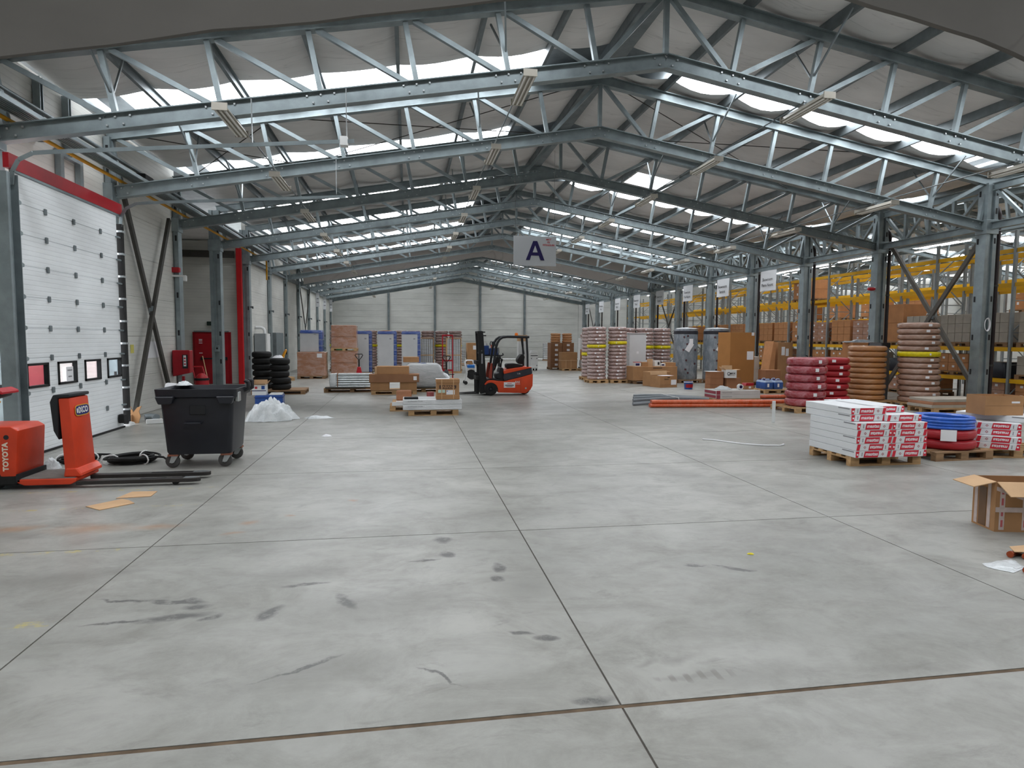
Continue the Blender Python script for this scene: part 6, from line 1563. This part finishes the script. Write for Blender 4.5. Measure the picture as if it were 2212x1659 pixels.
# ------------------------------------------------------------------ pallet racking in the neighbouring hall
RY = [10.6 + 2.78 * k for k in range(15)]
LEVELS = {'near': (.78, 1.72, 3.62, 4.62), 'far': (1.72, 3.0, 4.30)}
rk_steel = mat('rack_galvanised', '8f9698', .45, .4, .15, 3)
def make_frame(depth, h):
    m = MB()
    for x in (0, depth): m.sweep(UPRO(.09, .07), (x, 0, 0), (x, 0, h), (0, 1, 0))
    z = .25; k = 0
    while z < h - .6:
        m.bar((0, 0, z), (depth, 0, z), .03, .03); m.bar((0 if k % 2 == 0 else depth, 0, z), (depth if k % 2 == 0 else 0, 0, z + .95), .03, .03, (0, 1, 0)); z += .95; k += 1
    return m
fm = make_frame(1.08, 5.15).mesh('upright_frame', rk_steel)
bm_ = MB().sweep([(-.02, -.06), (.02, -.06), (.02, .02), (.028, .02), (.028, .06), (-.02, .06)], (0, .05, 0), (0, 2.73, 0), (0, 0, 1)).mesh('beam', yellow)
def rack(name, label, x, levels, skip=()):
    t = thing(name, label, 'rack', (x, RY[0], 0))
    for k in range(len(RY)): inst(fm, 'upright_frame', t, (0, RY[k] - RY[0], 0))
    for k in range(len(RY) - 1):
        for z in levels:
            if (k, z) in skip: continue
            for dx in (0, 1.08): inst(bm_, 'beam', t, (dx, RY[k] - RY[0], z - .06))
    return t
rack('pallet_rack', 'yellow beamed pallet racking row nearest the columns', 17.6, LEVELS['near'])
rack('pallet_rack', 'yellow beamed pallet racking row back to back with the nearest row', 18.95, LEVELS['near'])
rack('pallet_rack', 'yellow beamed racking row across the first aisle', 23.3, LEVELS['far'])
rack('pallet_rack', 'most distant yellow beamed racking row', 24.65, LEVELS['far'])
# goods on the racks: every carton its own copy
PC = {}
def rcarton(x, y, z, sx, sy, sz, m, label, group, lb=True):
    key = (round(sx, 2), round(sy, 2), round(sz, 2), m.name, lb)
    if key not in PC:
        t = thing('rack_carton', label, 'box', (x, y, z), 0, group)
        MB().box(-sx / 2, sx / 2, -sy / 2, sy / 2, 0, sz).build('body', m, t, bevel=.006)
        if lb: MB().box(-sx / 2 - .004, -sx / 2 + .002, -.06, .03, sz * .4, sz * .65).build('label', paper, t)
        PC[key] = t
    else: dup(PC[key], (x, y, z), 0, label, group)
nload = 0
def load(x, y, z, kind, where, w_=1.15, d=.95, on_pallet=True):
    """one pallet load of cartons; x,y centre"""
    global nload
    nload += 1
    g = 'cartons, %s' % where
    if on_pallet:
        pallet(x, y, PI / 2, 'brown pallet, %s' % where, 1.2, 1.0, woodo, z=z); z += .144
    nx, ny, nz, h, m, lb = kind
    if h > 1:
        pass
    for k in range(nz):
        for j in range(ny):
            for i in range(nx):
                if i > 0 and k < nz - 1: continue      # hidden behind the front row
                sx, sy = d / nx - .012, w_ / ny - .012
                side = 'front' if i == 0 else 'rear'
                rcarton(x - d / 2 + d / nx * (i + .5), y - w_ / 2 + w_ / ny * (j + .5), z + k * h, sx, sy, h - .006, m, 'carton, %s, %s row, %s along' % (where, ORD[k], ORD[j]), g, lb)
BR3 = (1, 3, 3, .29, cardr, False); BR2 = (1, 2, 2, .42, cardr, True); GR = (1, 4, 3, .30, cardg, False); BIG = (1, 1, 1, .80, cardr, True); LO = (1, 3, 2, .28, cardr, True); LG = (1, 3, 2, .27, cardg, False); LW = (1, 2, 2, .28, wrap_brown, True); TALL = (1, 1, 2, .68, cardr, False); WR = (1, 2, 3, .27, wrap_brown, True)
def where(k, lv, side): return 'nearest rack, %s bay, %s, %s half' % (ORD[k], lv, side)
plan = [  # bay, level, z, near-half kind, far-half kind
    (0, 'waist beam', 1.72, GR, GR), (1, 'waist beam', 1.72, GR, GR), (2, 'waist beam', 1.72, GR, GR), (3, 'waist beam', 1.72, GR, TALL), (4, 'waist beam', 1.72, WR, BR3), (5, 'waist beam', 1.72, WR, BR2), (6, 'waist beam', 1.72, BR3, BR3), (7, 'waist beam', 1.72, BR2, BR3), (8, 'waist beam', 1.72, BR3, BR3), (9, 'waist beam', 1.72, None, BR2),
    (0, 'lowest beam', .78, LO, LW), (1, 'lowest beam', .78, LO, LG), (3, 'lowest beam', .78, LW, None), (2, 'lowest beam', .78, None, LO), (4, 'lowest beam', .78, LG, LO), (5, 'lowest beam', .78, LO, None), (6, 'lowest beam', .78, LW, LO),
    (0, 'top beam', 3.62, BIG, BR3), (5, 'top beam', 3.62, None, BR2), (7, 'high beam', 3.0, None, None)]
for k, lv, z, a, b in plan:
    for q, kind in enumerate((a, b)):
        if kind is None: continue
        load(18.14, RY[k] + .74 + q * 1.30, z, kind, where(k, lv, ('near', 'far')[q]))
for k in range(0, 8):
    load(18.14, RY[k] + .74, 0, (LO, LG, LW, LO)[k % 4], where(k, 'floor', 'near'))
    if k % 2: load(18.14, RY[k] + 2.04, 0, (LW, LO, LG)[k % 3], where(k, 'floor', 'far'))
for k in (1, 3, 5, 6, 7, 8):
    load(23.84, RY[k] + .74, 1.72, (BR3, BR2, BIG)[k % 3], 'rack across the aisle, %s bay, middle beam' % ORD[k])
    load(23.84, RY[k] + 2.04, 3.0, (BR2, BIG, BR3)[k % 3], 'rack across the aisle, %s bay, upper beam' % ORD[k])
load(19.5, RY[0] + .7, 4.62, GR, 'near end, very top of the rear rack')
load(18.14, RY[0] + .7, 4.62, GR, 'near end, very top of the nearest rack')
for i, (k, y) in enumerate(((2, RY[2] + .64), (3, RY[3] + 1.94))):
    o = loft([ringrect(.4, .5, .1, 0), ringrect(.42, .52, .12, .3), ringrect(.36, .42, .15, .48)], True, True).build('black_sack_pile', mat('black_bags', '23262e', .3, 0, .2, 3, .3, 8), None, smooth=.8, loc=(18.14, y + .1, .78 + .002)); tag(o, 'heap of black plastic sacks on the lowest rack beam, %s from the camera' % ORD[i], 'sack')
for i, y in enumerate((T[3] - .32, T[2] - .3)):
    t = thing('fire_extinguisher', 'red fire extinguisher standing beside right column %s from the camera' % ORD[3 - i], 'fire extinguisher', (XC + .02, y, .0)); MB().lathe([(0, 0), (.09, 0), (.1, .05), (.1, 1.05), (.06, 1.16), (.03, 1.2), (0, 1.2)], 18).build('cylinder', red, t, smooth=.7); MB().lathe([(.1, .5), (.104, .5), (.104, .78), (.1, .78)], 10, ring=True, a0=-2.2, a1=-.9).build('label', paper, t); MB().tube([(0, 0, 1.18), (0, 0, 1.26), (-.08, 0, 1.28)], .02, 6).build('valve', black, t)
t = thing('warning_beacon', 'small red lamp fixed on the right column third from the camera', 'lamp', (XC - .28, T[2] - .05, 3.62)); MB().lathe([(0, -.14), (.05, -.12), (.06, 0), (.05, .12), (0, .14)], 12, axis='x').build('lens', red, t, smooth=.8); MB().box(.1, .13, -.04, .04, -.06, .06).build('bracket', white, t)
t = thing('rope_coil', 'white cable coil hung on the second right hand column', 'cable', (XC - .02, T[1] - .175, 2.35))
for k in range(3): MB().tube([((.07 + .01 * k) * math.cos(a), -.015 - .012 * k, (.16 + .01 * k) * math.sin(a)) for a in [2 * PI * i / 20 for i in range(20)]], .008, 5, closed=True).build('turn', paper, t)

for o in list(bpy.data.objects):
    if o.name == 'tmp': bpy.data.objects.remove(o)
